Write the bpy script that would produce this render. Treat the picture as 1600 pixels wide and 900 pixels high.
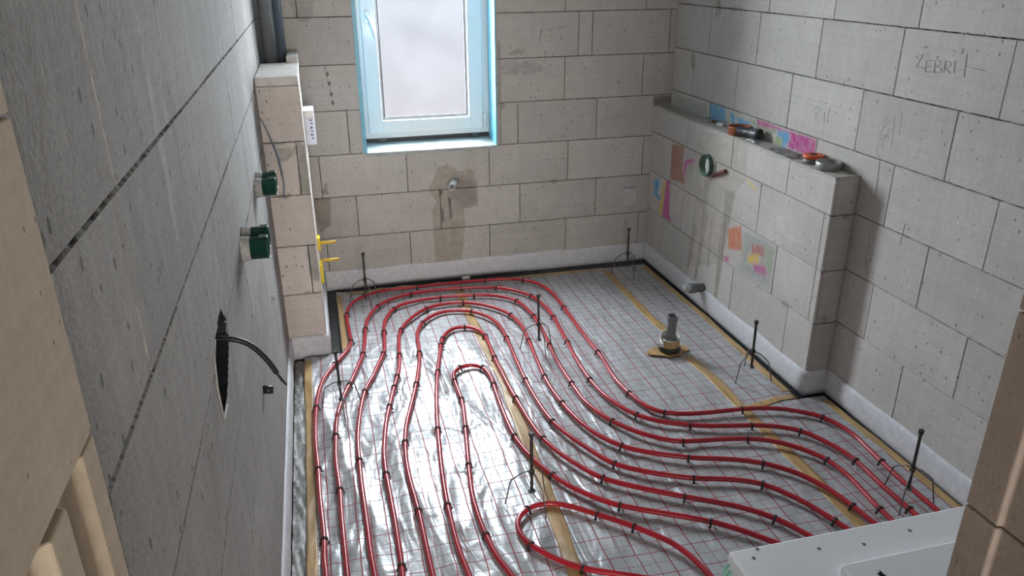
import bpy, bmesh, math, random
import numpy as np
from mathutils import Vector, Matrix

for _o in list(bpy.data.objects):
    bpy.data.objects.remove(_o, do_unlink=True)
SC = bpy.context.scene
COL = SC.collection
rng = np.random.default_rng(7)
random.seed(7)

# ------------------------------------------------------------------ camera
YAW, PITCH, ROLL, FPX = 0.2443, -0.4012, -0.0082, 1204.33
CAM = np.array([0.251, 0.0, 1.835])


def cam_axes():
    cy, sy = math.cos(YAW), math.sin(YAW)
    f = np.array([sy * math.cos(PITCH), cy * math.cos(PITCH), math.sin(PITCH)])
    r = np.array([cy, -sy, 0.0])
    u = np.cross(r, f)
    return math.cos(ROLL) * r + math.sin(ROLL) * u, -math.sin(ROLL) * r + math.cos(ROLL) * u, f


_r, _u, _f = cam_axes()
cd = bpy.data.cameras.new('camera')
cd.sensor_width = 36.0
cd.lens = FPX / 1600 * 36.0
cd.clip_start = 0.02
cam = bpy.data.objects.new('camera', cd)
COL.objects.link(cam)
cam.matrix_world = Matrix(((_r[0], _u[0], -_f[0], CAM[0]), (_r[1], _u[1], -_f[1], CAM[1]),
                           (_r[2], _u[2], -_f[2], CAM[2]), (0, 0, 0, 1)))
SC.camera = cam

# ------------------------------------------------------------------ light
SC.view_settings.view_transform = 'Standard'
SC.view_settings.look = 'None'
SC.view_settings.gamma = 1.0
SC.view_settings.use_curve_mapping = False
SC.view_settings.exposure = 0.0
SKY_STRENGTH = 0.86
WINDOW_POWER = 195.0
HALL_POWER = 460.0
WARM_POWER = 1.0

W = bpy.data.worlds.new('overcast_sky')
SC.world = W
W.use_nodes = True
_nt = W.node_tree
_nt.nodes.clear()
_out = _nt.nodes.new('ShaderNodeOutputWorld')
_bg = _nt.nodes.new('ShaderNodeBackground')
_tc = _nt.nodes.new('ShaderNodeTexCoord')
_sp = _nt.nodes.new('ShaderNodeSeparateXYZ')
_mr = _nt.nodes.new('ShaderNodeMapRange')
_mr.inputs['From Min'].default_value = -0.25
_mr.inputs['From Max'].default_value = 0.06
_cr = _nt.nodes.new('ShaderNodeValToRGB')
_cr.color_ramp.elements[0].color = (0.90, 0.83, 0.84, 1)
_cr.color_ramp.elements[1].color = (0.72, 0.82, 0.93, 1)
_nt.links.new(_tc.outputs['Generated'], _sp.inputs[0])
_nt.links.new(_sp.outputs['Z'], _mr.inputs['Value'])
_nt.links.new(_mr.outputs[0], _cr.inputs[0])
_nt.links.new(_cr.outputs[0], _bg.inputs['Color'])
_bg.inputs['Strength'].default_value = SKY_STRENGTH
_nt.links.new(_bg.outputs[0], _out.inputs[0])


def area_light(name, loc, target, sx, sy, power, color):
    ld = bpy.data.lights.new(name, 'AREA')
    ld.shape = 'RECTANGLE'
    ld.size, ld.size_y = sx, sy
    ld.energy = power
    ld.color = color
    lo = bpy.data.objects.new(name, ld)
    COL.objects.link(lo)
    lo.location = loc
    d = Vector(target) - Vector(loc)
    lo.rotation_euler = d.to_track_quat('-Z', 'Y').to_euler()
    return lo


# daylight falling through the window, and unseen fill lights added in the hall behind the camera
area_light('window_daylight', (0.893, 4.98, 1.62), (0.893, 3.0, 1.30), 0.80, 1.45, WINDOW_POWER, (0.92, 0.97, 1.0))
area_light('hall_fill', (0.2, -5.2, 1.55), (0.5, 2.6, 1.25), 3.7, 1.4, HALL_POWER, (1.0, 0.93, 0.86))  # added wide fill through the doorway, brightens back wall and pier front
area_light('hall_warm_fill', (1.9, -0.9, 2.3), (0.0, 0.5, 1.5), 0.5, 0.5, WARM_POWER, (1.0, 0.80, 0.58))  # added unseen warm fill aimed at the left jamb

D, RW = 4.495, 2.402      # back wall plane, right wall plane
HWX = 2.290               # face of the low wall
PX, PY = 0.185, 3.624     # boxed-in corner pier
ZC = 2.65
YF0, YF1 = 0.33, 0.585    # door wall
JL, JR = 0.053, 0.945     # door jambs

# traced positions in metres on the floor and on the walls
PIPES=[[(0.129,2.021),(0.126,2.065),(0.125,2.11),(0.127,2.155),(0.127,2.2),(0.126,2.245),(0.124,2.29),(0.122,2.335),(0.12,2.38),(0.118,2.424),(0.117,2.469),(0.116,2.514),(0.116,2.559),(0.115,2.604),(0.114,2.649),(0.112,2.694),(0.11,2.739),(0.109,2.784),(0.109,2.829),(0.109,2.873),(0.11,2.918),(0.111,2.963),(0.113,3.008),(0.115,3.053),(0.118,3.098),(0.122,3.143),(0.127,3.187),(0.134,3.232),(0.143,3.276),(0.153,3.319),(0.168,3.362),(0.185,3.403),(0.203,3.444),(0.224,3.484),(0.245,3.524),(0.265,3.564),(0.284,3.605),(0.297,3.648),(0.304,3.692),(0.304,3.737),(0.303,3.782),(0.301,3.827),(0.3,3.872),(0.298,3.916),(0.297,3.961),(0.298,4.006),(0.301,4.051),(0.307,4.096),(0.318,4.139),(0.335,4.181),(0.359,4.218),(0.389,4.252),(0.423,4.281),(0.462,4.304),(0.503,4.321),(0.547,4.33),(0.592,4.332),(0.637,4.332),(0.682,4.332),(0.727,4.332),(0.772,4.332),(0.817,4.333),(0.861,4.333),(0.906,4.333),(0.951,4.333),(0.996,4.332),(1.041,4.332),(1.086,4.332),(1.131,4.33),(1.176,4.327),(1.22,4.322),(1.265,4.316),(1.309,4.307),(1.351,4.292),(1.39,4.269),(1.423,4.239),(1.45,4.203),(1.469,4.163),(1.484,4.121),(1.495,4.077),(1.501,4.033),(1.504,3.988),(1.505,3.943),(1.505,3.898),(1.504,3.853),(1.504,3.808),(1.504,3.763),(1.504,3.718),(1.504,3.673),(1.503,3.628),(1.502,3.583),(1.501,3.539),(1.501,3.494),(1.5,3.449),(1.5,3.404),(1.501,3.359),(1.502,3.314),(1.503,3.269),(1.504,3.224),(1.504,3.179),(1.501,3.134),(1.497,3.09),(1.493,3.045),(1.491,3.0),(1.491,2.955),(1.493,2.91),(1.498,2.866),(1.505,2.821),(1.514,2.777),(1.525,2.734),(1.542,2.692),(1.567,2.655),(1.604,2.629),(1.645,2.612),(1.688,2.601),(1.733,2.594),(1.777,2.589),(1.822,2.585),(1.867,2.582),(1.912,2.578),(1.956,2.573),(2.001,2.566),(2.044,2.555),(2.086,2.539),(2.126,2.518),(2.163,2.493),(2.198,2.465),(2.228,2.431),(2.249,2.392),(2.264,2.349),(2.272,2.305),(2.275,2.26),(2.271,2.216),(2.267,2.171),(2.264,2.126),(2.261,2.081),(2.258,2.037),(2.256,1.992),(2.255,1.947),(2.256,1.902),(2.257,1.857),(2.257,1.812)],[(0.195,2.003),(0.194,2.048),(0.194,2.093),(0.193,2.138),(0.192,2.183),(0.192,2.228),(0.191,2.273),(0.191,2.318),(0.191,2.363),(0.192,2.408),(0.191,2.453),(0.19,2.498),(0.188,2.543),(0.186,2.588),(0.185,2.633),(0.185,2.678),(0.187,2.722),(0.189,2.767),(0.191,2.812),(0.193,2.857),(0.196,2.902),(0.2,2.947),(0.206,2.991),(0.214,3.036),(0.224,3.079),(0.235,3.123),(0.247,3.166),(0.261,3.209),(0.275,3.252),(0.288,3.295),(0.301,3.338),(0.313,3.381),(0.325,3.425),(0.338,3.468),(0.349,3.511),(0.359,3.555),(0.365,3.6),(0.37,3.644),(0.374,3.689),(0.378,3.734),(0.383,3.779),(0.388,3.823),(0.394,3.868),(0.402,3.912),(0.413,3.956),(0.427,3.998),(0.444,4.04),(0.463,4.08),(0.488,4.118),(0.519,4.151),(0.555,4.178),(0.593,4.201),(0.634,4.22),(0.676,4.234),(0.72,4.244),(0.765,4.25),(0.81,4.253),(0.855,4.253),(0.9,4.252),(0.944,4.248),(0.989,4.243),(1.034,4.236),(1.078,4.227),(1.121,4.216),(1.165,4.204),(1.206,4.188),(1.245,4.166),(1.281,4.138),(1.312,4.106),(1.34,4.07),(1.363,4.032),(1.38,3.99),(1.39,3.946),(1.397,3.902),(1.403,3.857),(1.407,3.813),(1.409,3.768),(1.41,3.723),(1.409,3.678),(1.407,3.633),(1.403,3.588),(1.4,3.543),(1.397,3.498),(1.394,3.453),(1.391,3.409),(1.387,3.364),(1.383,3.319),(1.379,3.274),(1.376,3.229),(1.374,3.185),(1.372,3.14),(1.372,3.095),(1.371,3.05),(1.372,3.005),(1.374,2.96),(1.378,2.915),(1.384,2.87),(1.392,2.826),(1.405,2.783),(1.42,2.741),(1.438,2.7),(1.46,2.66),(1.488,2.625),(1.521,2.595),(1.557,2.568),(1.596,2.546),(1.636,2.526),(1.678,2.509),(1.72,2.494),(1.764,2.482),(1.808,2.472),(1.852,2.463),(1.895,2.453),(1.939,2.441),(1.981,2.425),(2.021,2.405),(2.058,2.38),(2.089,2.347),(2.112,2.309),(2.13,2.268),(2.146,2.226),(2.159,2.183),(2.167,2.138),(2.169,2.093),(2.167,2.049),(2.165,2.004),(2.164,1.959),(2.164,1.914),(2.165,1.869),(2.166,1.824),(2.167,1.779)],[(0.281,1.981),(0.279,2.025),(0.277,2.07),(0.276,2.115),(0.276,2.16),(0.276,2.205),(0.275,2.249),(0.275,2.294),(0.274,2.339),(0.273,2.384),(0.273,2.428),(0.272,2.473),(0.273,2.518),(0.273,2.563),(0.274,2.608),(0.275,2.652),(0.275,2.697),(0.277,2.742),(0.279,2.787),(0.283,2.831),(0.288,2.876),(0.294,2.92),(0.3,2.964),(0.307,3.009),(0.314,3.053),(0.322,3.097),(0.332,3.141),(0.343,3.184),(0.358,3.226),(0.375,3.268),(0.391,3.309),(0.404,3.352),(0.417,3.395),(0.432,3.437),(0.446,3.48),(0.458,3.523),(0.466,3.567),(0.47,3.612),(0.474,3.656),(0.477,3.701),(0.48,3.746),(0.484,3.79),(0.489,3.835),(0.496,3.879),(0.507,3.922),(0.522,3.964),(0.541,4.005),(0.564,4.043),(0.594,4.076),(0.631,4.101),(0.673,4.118),(0.717,4.127),(0.761,4.133),(0.806,4.136),(0.851,4.137),(0.895,4.135),(0.94,4.13),(0.984,4.125),(1.029,4.119),(1.073,4.112),(1.116,4.102),(1.158,4.084),(1.195,4.06),(1.228,4.029),(1.255,3.994),(1.274,3.953),(1.285,3.91),(1.293,3.866),(1.3,3.822),(1.306,3.777),(1.308,3.733),(1.308,3.688),(1.307,3.643),(1.305,3.598),(1.303,3.553),(1.3,3.509),(1.297,3.464),(1.294,3.419),(1.29,3.375),(1.286,3.33),(1.282,3.286),(1.279,3.241),(1.278,3.196),(1.277,3.151),(1.277,3.107),(1.277,3.062),(1.278,3.017),(1.278,2.972),(1.279,2.927),(1.28,2.883),(1.283,2.838),(1.289,2.794),(1.3,2.75),(1.313,2.707),(1.329,2.666),(1.349,2.626),(1.373,2.588),(1.398,2.551),(1.427,2.516),(1.459,2.485),(1.493,2.456),(1.53,2.431),(1.572,2.415),(1.616,2.406),(1.66,2.4),(1.704,2.394),(1.749,2.386),(1.792,2.377),(1.836,2.366),(1.878,2.35),(1.917,2.329),(1.954,2.303),(1.986,2.273),(2.015,2.238),(2.04,2.201),(2.059,2.161),(2.071,2.118),(2.077,2.073),(2.078,2.028),(2.075,1.984),(2.071,1.939),(2.067,1.895),(2.064,1.85),(2.066,1.805)],[(0.368,1.958),(0.369,2.003),(0.371,2.048),(0.371,2.093),(0.372,2.138),(0.372,2.182),(0.372,2.227),(0.372,2.272),(0.371,2.317),(0.371,2.362),(0.37,2.406),(0.37,2.451),(0.369,2.496),(0.37,2.541),(0.371,2.586),(0.373,2.631),(0.377,2.675),(0.383,2.72),(0.389,2.764),(0.395,2.808),(0.402,2.853),(0.41,2.897),(0.419,2.941),(0.429,2.985),(0.439,3.028),(0.449,3.072),(0.46,3.115),(0.47,3.159),(0.482,3.202),(0.493,3.246),(0.504,3.289),(0.512,3.333),(0.519,3.377),(0.525,3.422),(0.53,3.466),(0.534,3.511),(0.538,3.556),(0.542,3.6),(0.547,3.645),(0.554,3.689),(0.563,3.733),(0.577,3.776),(0.595,3.817),(0.617,3.856),(0.642,3.893),(0.669,3.928),(0.699,3.962),(0.732,3.992),(0.77,4.016),(0.812,4.031),(0.857,4.037),(0.901,4.037),(0.946,4.031),(0.988,4.017),(1.028,3.997),(1.065,3.972),(1.097,3.94),(1.127,3.907),(1.153,3.87),(1.173,3.83),(1.187,3.788),(1.198,3.744),(1.205,3.7),(1.209,3.655),(1.21,3.61),(1.209,3.566),(1.206,3.521),(1.203,3.476),(1.2,3.431),(1.196,3.387),(1.192,3.342),(1.188,3.297),(1.185,3.253),(1.181,3.208),(1.178,3.163),(1.175,3.119),(1.173,3.074),(1.172,3.029),(1.172,2.984),(1.173,2.939),(1.176,2.895),(1.18,2.85),(1.185,2.806),(1.191,2.761),(1.199,2.717),(1.208,2.673),(1.219,2.63),(1.234,2.587),(1.252,2.546),(1.274,2.507),(1.3,2.471),(1.329,2.437),(1.363,2.408),(1.4,2.383),(1.439,2.36),(1.478,2.339),(1.519,2.319),(1.56,2.301),(1.602,2.286),(1.645,2.273),(1.687,2.259),(1.729,2.242),(1.769,2.222),(1.807,2.199),(1.842,2.171),(1.874,2.139),(1.902,2.105),(1.925,2.066),(1.944,2.025),(1.96,1.983),(1.971,1.94),(1.98,1.896),(1.987,1.852),(1.993,1.807)],[(0.462,1.934),(0.461,1.979),(0.461,2.023),(0.461,2.068),(0.461,2.113),(0.461,2.158),(0.461,2.203),(0.461,2.248),(0.459,2.292),(0.458,2.337),(0.455,2.382),(0.454,2.427),(0.453,2.472),(0.453,2.516),(0.454,2.561),(0.457,2.606),(0.461,2.651),(0.465,2.695),(0.471,2.74),(0.478,2.784),(0.487,2.828),(0.497,2.872),(0.509,2.915),(0.52,2.958),(0.532,3.002),(0.544,3.045),(0.555,3.088),(0.566,3.132),(0.577,3.175),(0.587,3.219),(0.596,3.263),(0.605,3.307),(0.613,3.351),(0.621,3.395),(0.627,3.44),(0.632,3.484),(0.637,3.529),(0.64,3.573),(0.642,3.618),(0.646,3.663),(0.654,3.707),(0.666,3.75),(0.682,3.792),(0.704,3.831),(0.731,3.866),(0.764,3.897),(0.802,3.921),(0.845,3.934),(0.889,3.934),(0.933,3.924),(0.973,3.904),(1.008,3.876),(1.036,3.841),(1.059,3.803),(1.076,3.762),(1.088,3.719),(1.095,3.674),(1.097,3.629),(1.098,3.585),(1.098,3.54),(1.096,3.495),(1.094,3.45),(1.092,3.405),(1.089,3.361),(1.087,3.316),(1.085,3.271),(1.083,3.226),(1.082,3.181),(1.08,3.137),(1.079,3.092),(1.078,3.047),(1.077,3.002),(1.078,2.957),(1.079,2.912),(1.081,2.868),(1.083,2.823),(1.086,2.778),(1.091,2.734),(1.098,2.689),(1.109,2.646),(1.123,2.603),(1.138,2.561),(1.155,2.52),(1.174,2.479),(1.191,2.438),(1.21,2.397),(1.233,2.358),(1.263,2.325),(1.297,2.297),(1.334,2.271),(1.372,2.247),(1.411,2.225),(1.451,2.204),(1.491,2.185),(1.534,2.17),(1.577,2.158),(1.619,2.144),(1.661,2.127),(1.701,2.107),(1.737,2.081),(1.767,2.047),(1.791,2.01),(1.814,1.971),(1.834,1.931),(1.851,1.889),(1.865,1.847),(1.88,1.804)],[(0.575,1.904),(0.571,1.949),(0.567,1.993),(0.565,2.038),(0.564,2.083),(0.564,2.128),(0.565,2.173),(0.566,2.218),(0.567,2.263),(0.569,2.307),(0.572,2.352),(0.575,2.397),(0.578,2.442),(0.582,2.487),(0.586,2.531),(0.591,2.576),(0.596,2.621),(0.6,2.665),(0.605,2.71),(0.61,2.754),(0.616,2.799),(0.621,2.844),(0.627,2.888),(0.634,2.932),(0.64,2.977),(0.647,3.021),(0.654,3.066),(0.662,3.11),(0.67,3.154),(0.678,3.198),(0.687,3.242),(0.696,3.286),(0.706,3.33),(0.716,3.374),(0.726,3.417),(0.735,3.461),(0.745,3.505),(0.755,3.549),(0.768,3.592),(0.786,3.633),(0.81,3.671),(0.843,3.701),(0.885,3.714),(0.928,3.703),(0.96,3.673),(0.983,3.634),(0.993,3.59),(0.995,3.546),(0.994,3.501),(0.992,3.456),(0.99,3.411),(0.988,3.366),(0.987,3.321),(0.986,3.276),(0.986,3.232),(0.987,3.187),(0.987,3.142),(0.987,3.097),(0.988,3.052),(0.989,3.007),(0.991,2.962),(0.993,2.917),(0.995,2.873),(0.997,2.828),(1.0,2.783),(1.002,2.738),(1.006,2.693),(1.01,2.649),(1.017,2.604),(1.027,2.561),(1.04,2.518),(1.055,2.475),(1.072,2.434),(1.092,2.394),(1.113,2.354),(1.135,2.315),(1.161,2.278),(1.192,2.246),(1.227,2.218),(1.264,2.192),(1.3,2.166),(1.338,2.141),(1.375,2.117),(1.413,2.093),(1.452,2.069),(1.49,2.047),(1.529,2.023),(1.566,1.999),(1.602,1.972),(1.636,1.942),(1.666,1.909),(1.693,1.873),(1.715,1.834),(1.735,1.794)],[(0.706,1.873),(0.694,1.916),(0.682,1.959),(0.675,2.003),(0.672,2.047),(0.666,2.091),(0.664,2.136),(0.663,2.18),(0.663,2.225),(0.664,2.269),(0.667,2.313),(0.672,2.358),(0.678,2.402),(0.683,2.446),(0.69,2.49),(0.696,2.534),(0.702,2.578),(0.709,2.622),(0.715,2.666),(0.721,2.71),(0.728,2.754),(0.734,2.798),(0.74,2.842),(0.746,2.887),(0.75,2.931),(0.753,2.975),(0.753,3.02),(0.752,3.064),(0.752,3.109),(0.753,3.153),(0.756,3.198),(0.77,3.24),(0.802,3.27),(0.844,3.282),(0.886,3.269),(0.911,3.233),(0.921,3.189),(0.925,3.145),(0.925,3.101),(0.922,3.056),(0.919,3.012),(0.916,2.967),(0.914,2.923),(0.912,2.878),(0.911,2.834),(0.91,2.789),(0.909,2.745),(0.909,2.7),(0.91,2.656),(0.913,2.612),(0.919,2.567),(0.927,2.524),(0.938,2.481),(0.951,2.438),(0.965,2.396),(0.981,2.354),(0.999,2.313),(1.019,2.274),(1.044,2.237),(1.072,2.202),(1.1,2.168),(1.131,2.136),(1.165,2.107),(1.202,2.083),(1.241,2.06),(1.279,2.038),(1.318,2.016),(1.357,1.994),(1.395,1.972),(1.433,1.949),(1.47,1.924),(1.504,1.895),(1.537,1.865),(1.567,1.833),(1.597,1.8)],[(1.32,1.707),(1.314,1.751),(1.304,1.793),(1.29,1.835),(1.271,1.875),(1.244,1.91),(1.215,1.943),(1.185,1.976),(1.154,2.007),(1.122,2.037),(1.089,2.066),(1.056,2.095),(1.023,2.124),(0.988,2.151),(0.949,2.173),(0.907,2.183),(0.863,2.179),(0.824,2.158),(0.796,2.125),(0.783,2.083),(0.785,2.039),(0.8,1.997),(0.822,1.96),(0.849,1.924),(0.878,1.891),(0.91,1.861),(0.946,1.835),(0.984,1.814),(1.024,1.794),(1.063,1.775)]]
CLIPS=[[0.0266,0.0923,0.1659,0.23,0.2692,0.3239,0.3662,0.4194,0.4867,0.5243,0.6025,0.6917,0.7574,0.7919,0.8466,0.9014,0.9562],[0.0771,0.1404,0.2123,0.2654,0.3151,0.3664,0.4092,0.4623,0.4983,0.5411,0.5959,0.649,0.7175,0.7791,0.8185,0.863,0.8973,0.9418,0.9932],[0.1164,0.2145,0.2818,0.3273,0.3818,0.4382,0.4745,0.5255,0.5673,0.6327,0.7055,0.7709,0.8291,0.8782,0.9364,0.9927],[0.0079,0.1081,0.2063,0.2397,0.2593,0.3026,0.3595,0.4185,0.4637,0.5305,0.5953,0.6719,0.721,0.8016,0.8546,0.9116,0.9843],[0.0685,0.1618,0.2614,0.3278,0.4025,0.4751,0.5602,0.6556,0.7344,0.8154,0.8797,0.9336,0.9938],[0.0863,0.2062,0.3261,0.3933,0.4101,0.458,0.4988,0.5588,0.6547,0.7362,0.8201,0.8945,0.9712],[0.0621,0.1864,0.2663,0.3373,0.3905,0.432,0.4704,0.5237,0.6568,0.7485,0.8402,0.9379],[0.25,0.3594,0.5703,0.7344,0.8906]]
TRIPODS=[(2.045, 4.2, -1.5, 0.036, 0.224), (0.421, 4.196, 0.77, 0.029, 0.082), (1.229, 3.362, 0.6, -0.017, 0.08), (2.122, 2.836, -2.85, -0.23, -0.303), (2.193, 1.871, -0.38, 0.007, 0.019), (0.869, 2.205, 2.89, -0.009, 0.028), (0.23, 3.038, 0.58, -0.04, -0.214)]
HWP={'brown':[(4.2,0.824),(4.035,0.841),(4.043,0.71),(3.986,0.626),(4.192,0.611)],'mag1':[(4.022,0.766),(3.91,0.806),(3.897,0.786),(3.987,0.742),(3.997,0.684),(4.026,0.677)],'grn1':[(3.979,0.753),(3.893,0.769),(3.898,0.691),(3.977,0.689)],'blue1':[(4.419,0.548),(4.351,0.575),(4.339,0.528),(4.358,0.472),(4.31,0.465),(4.317,0.437),(4.404,0.454)],'yel1':[(4.28,0.568),(4.248,0.582),(4.28,0.356),(4.32,0.349)],'mag2':[(4.242,0.588),(4.191,0.602),(4.163,0.387),(4.121,0.36),(4.267,0.345)],'yel2':[(3.358,0.829),(3.329,0.836),(3.227,0.804),(3.252,0.789)],'org':[(3.462,0.533),(3.337,0.59),(3.301,0.458),(3.448,0.424)],'teal':[(3.327,0.576),(3.168,0.594),(3.053,0.59),(3.012,0.572),(3.01,0.359),(3.31,0.343)],'red':[(3.234,0.527),(3.121,0.555),(3.09,0.506),(3.219,0.459)],'yel3':[(3.251,0.464),(3.147,0.496),(3.136,0.45),(3.24,0.416)],'mag3':[(3.193,0.434),(3.081,0.465),(3.052,0.42),(3.173,0.39)],'grn2':[(3.121,0.555),(3.025,0.567),(3.016,0.429),(3.064,0.432)],'pnk':[(3.486,0.374),(3.42,0.391),(3.424,0.354),(3.475,0.347)],'wht':[(3.056,0.726),(3.0,0.754),(2.964,0.714),(2.965,0.677),(2.791,0.685),(2.779,0.672),(2.873,0.652),(3.032,0.661)],'plast':[(3.873,0.963),(3.369,1.023),(3.342,0.825),(3.418,0.748),(3.447,0.58),(3.494,0.317),(3.863,0.17),(3.86,0.591),(3.892,0.863)],'drk0':[(3.761,0.717),(3.717,0.728),(3.723,0.222),(3.759,0.209)],'drk1':[(3.654,0.543),(3.637,0.548),(3.624,0.25),(3.65,0.24)],'drk2':[(3.533,0.717),(3.431,0.736),(3.453,0.57),(3.46,0.481),(3.525,0.512)],'drk3':[(3.547,0.452),(3.523,0.46),(3.507,0.294),(3.54,0.282)],'drk4':[(3.849,0.426),(3.812,0.438),(3.842,0.168),(3.88,0.153)],'drk5':[(3.761,0.32),(3.71,0.526),(3.686,0.534),(3.722,0.321),(3.751,0.126),(3.789,0.111)],'drk6':[(3.541,0.53),(3.466,0.613),(3.448,0.583),(3.474,0.432),(3.504,0.109),(3.54,0.107)]}
BW={'plast':[(0.922,0.709),(0.983,0.713),(1.042,0.674),(1.129,0.677),(1.158,0.595),(1.159,0.451),(1.069,0.431),(1.075,0.33),(1.044,0.082),(0.877,0.099),(0.874,0.329),(0.875,0.438),(0.904,0.49),(0.856,0.574),(0.903,0.649)],'dark':[(1.024,0.649),(1.154,0.605),(1.154,0.452),(1.069,0.44),(0.984,0.519)],'slot1':[(0.93,0.443),(0.944,0.442),(0.944,0.36),(0.933,0.36)],'slot3':[(0.923,0.56),(0.943,0.56),(0.938,0.523),(0.93,0.532)],'slot2':[(0.973,0.511),(0.992,0.51),(0.993,0.378),(0.983,0.379)],'gr':[(1.146,0.305),(1.228,0.307),(1.224,0.088),(1.15,0.095)],'tl':[(0.162,1.654),(0.298,1.652),(0.288,1.564),(0.235,1.529),(0.188,1.558)],'dl':[(0.175,0.57),(0.284,0.571),(0.268,0.405),(0.197,0.342)],'dl2':[(0.248,0.665),(0.275,0.658),(0.276,0.581),(0.222,0.586)],'r1':[(1.316,1.304),(1.479,1.307),(1.616,1.257),(1.636,1.238),(1.469,1.208),(1.315,1.214)],'r0':[(1.326,1.33),(1.402,1.372),(1.479,1.37),(1.45,1.326)],'cor':[(2.285,1.059),(2.408,1.061),(2.407,1.004),(2.283,1.005)],'wsm':[(2.105,0.449),(2.119,0.491),(2.208,0.479),(2.215,0.365),(2.127,0.34)],'bl':[(2.119,0.491),(2.213,0.494),(2.214,0.478),(2.12,0.475)],'edge':[(1.294,1.42),(1.317,1.419),(1.319,0.819),(1.294,0.821)]}
RWP={'b1':[(4.0,1.093),(3.818,1.1),(3.788,1.013),(3.87,1.001),(3.983,1.007)],'b2':[(3.762,1.081),(3.722,1.082),(3.692,1.017),(3.724,1.011)],'b3':[(3.686,1.071),(3.557,1.072),(3.55,1.044),(3.675,1.02)],'g1':[(3.554,1.084),(3.498,1.088),(3.49,1.052),(3.545,1.042)],'m1':[(3.489,1.093),(3.212,1.088),(2.99,1.093),(2.984,1.005),(3.203,1.011),(3.191,1.074),(3.308,1.071),(3.481,1.057)],'g2':[(3.472,1.064),(3.311,1.081),(3.304,1.052),(3.478,1.044)],'b4':[(3.304,1.072),(3.211,1.085),(3.186,1.055),(3.219,1.002),(3.284,1.004)],'g3':[(3.311,1.04),(3.247,1.048),(3.246,1.002),(3.313,1.008)],'st':[(4.047,1.632),(3.968,1.636),(3.955,1.556),(4.02,1.544)],'st2':[(4.282,1.343),(4.221,1.349),(4.192,1.245),(4.252,1.238)],'st3':[(4.463,1.078),(4.004,1.084),(4.009,1.011),(4.451,1.012)]}
PRP={'g1':[(0.15,1.089),(0.203,1.057),(0.189,0.831),(0.132,0.84)],'g2':[(0.054,1.066),(0.186,1.078),(0.182,1.038),(0.052,0.978)],'g3':[(0.133,0.586),(0.183,0.593),(0.187,0.381),(0.134,0.409)]}
PENR=[[(2.484,1.5),(2.447,1.513),(2.471,1.465),(2.426,1.468)],[(2.45,1.534),(2.439,1.542),(2.43,1.539)],[(2.425,1.492),(2.419,1.454),(2.389,1.459)],[(2.425,1.492),(2.395,1.498)],[(2.423,1.474),(2.397,1.478)],[(2.383,1.499),(2.379,1.456),(2.347,1.463),(2.346,1.475),(2.379,1.479),(2.356,1.486),(2.357,1.498),(2.383,1.499)],[(2.334,1.461),(2.335,1.502),(2.309,1.5),(2.309,1.487),(2.332,1.481),(2.302,1.463)],[(2.293,1.507),(2.288,1.467)],[(2.271,1.533),(2.267,1.552)],[(2.247,1.533),(2.24,1.46)],[(2.267,1.494),(2.155,1.49)],[(2.316,1.54),(2.301,1.536)],[(3.046,1.21),(3.027,1.228),(2.996,1.229),(2.998,1.209),(3.024,1.196),(3.046,1.21)],[(3.02,1.201),(3.019,1.177)],[(2.959,1.218),(2.955,1.174),(2.93,1.175),(2.932,1.22),(2.925,1.245)],[(2.53,1.28),(2.517,1.146)],[(2.496,1.298),(2.489,1.208)],[(2.519,1.239),(2.482,1.246)],[(2.575,1.259),(2.596,1.129),(2.56,1.098)],[(2.619,1.214),(2.57,1.273)],[(2.604,1.191),(2.547,1.258)],[(2.585,1.17),(2.522,1.232)],[(2.607,1.203),(2.539,1.192)],[(2.548,1.227),(2.573,1.147)],[(2.552,0.814),(2.538,0.655)],[(2.507,0.732),(2.536,0.647),(2.553,0.695)],[(2.569,1.096),(2.556,0.942)],[(2.376,0.806),(2.371,0.892)]]
PENB=[[(1.541,1.465),(1.56,1.469),(1.546,1.412)],[(1.565,1.473),(1.546,1.399)],[(1.609,1.459),(1.623,1.463),(1.621,1.445),(1.604,1.43),(1.622,1.426),(1.619,1.406),(1.6,1.4)],[(1.691,1.479),(1.662,1.471),(1.66,1.444),(1.68,1.442),(1.682,1.417),(1.663,1.395)],[(1.662,1.478),(1.71,1.482)]]
PENH=[[(4.299,0.189),(4.24,0.226),(4.192,0.225)],[(4.297,0.175),(4.249,0.185)],[(4.212,0.19),(4.185,0.185)]]

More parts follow.
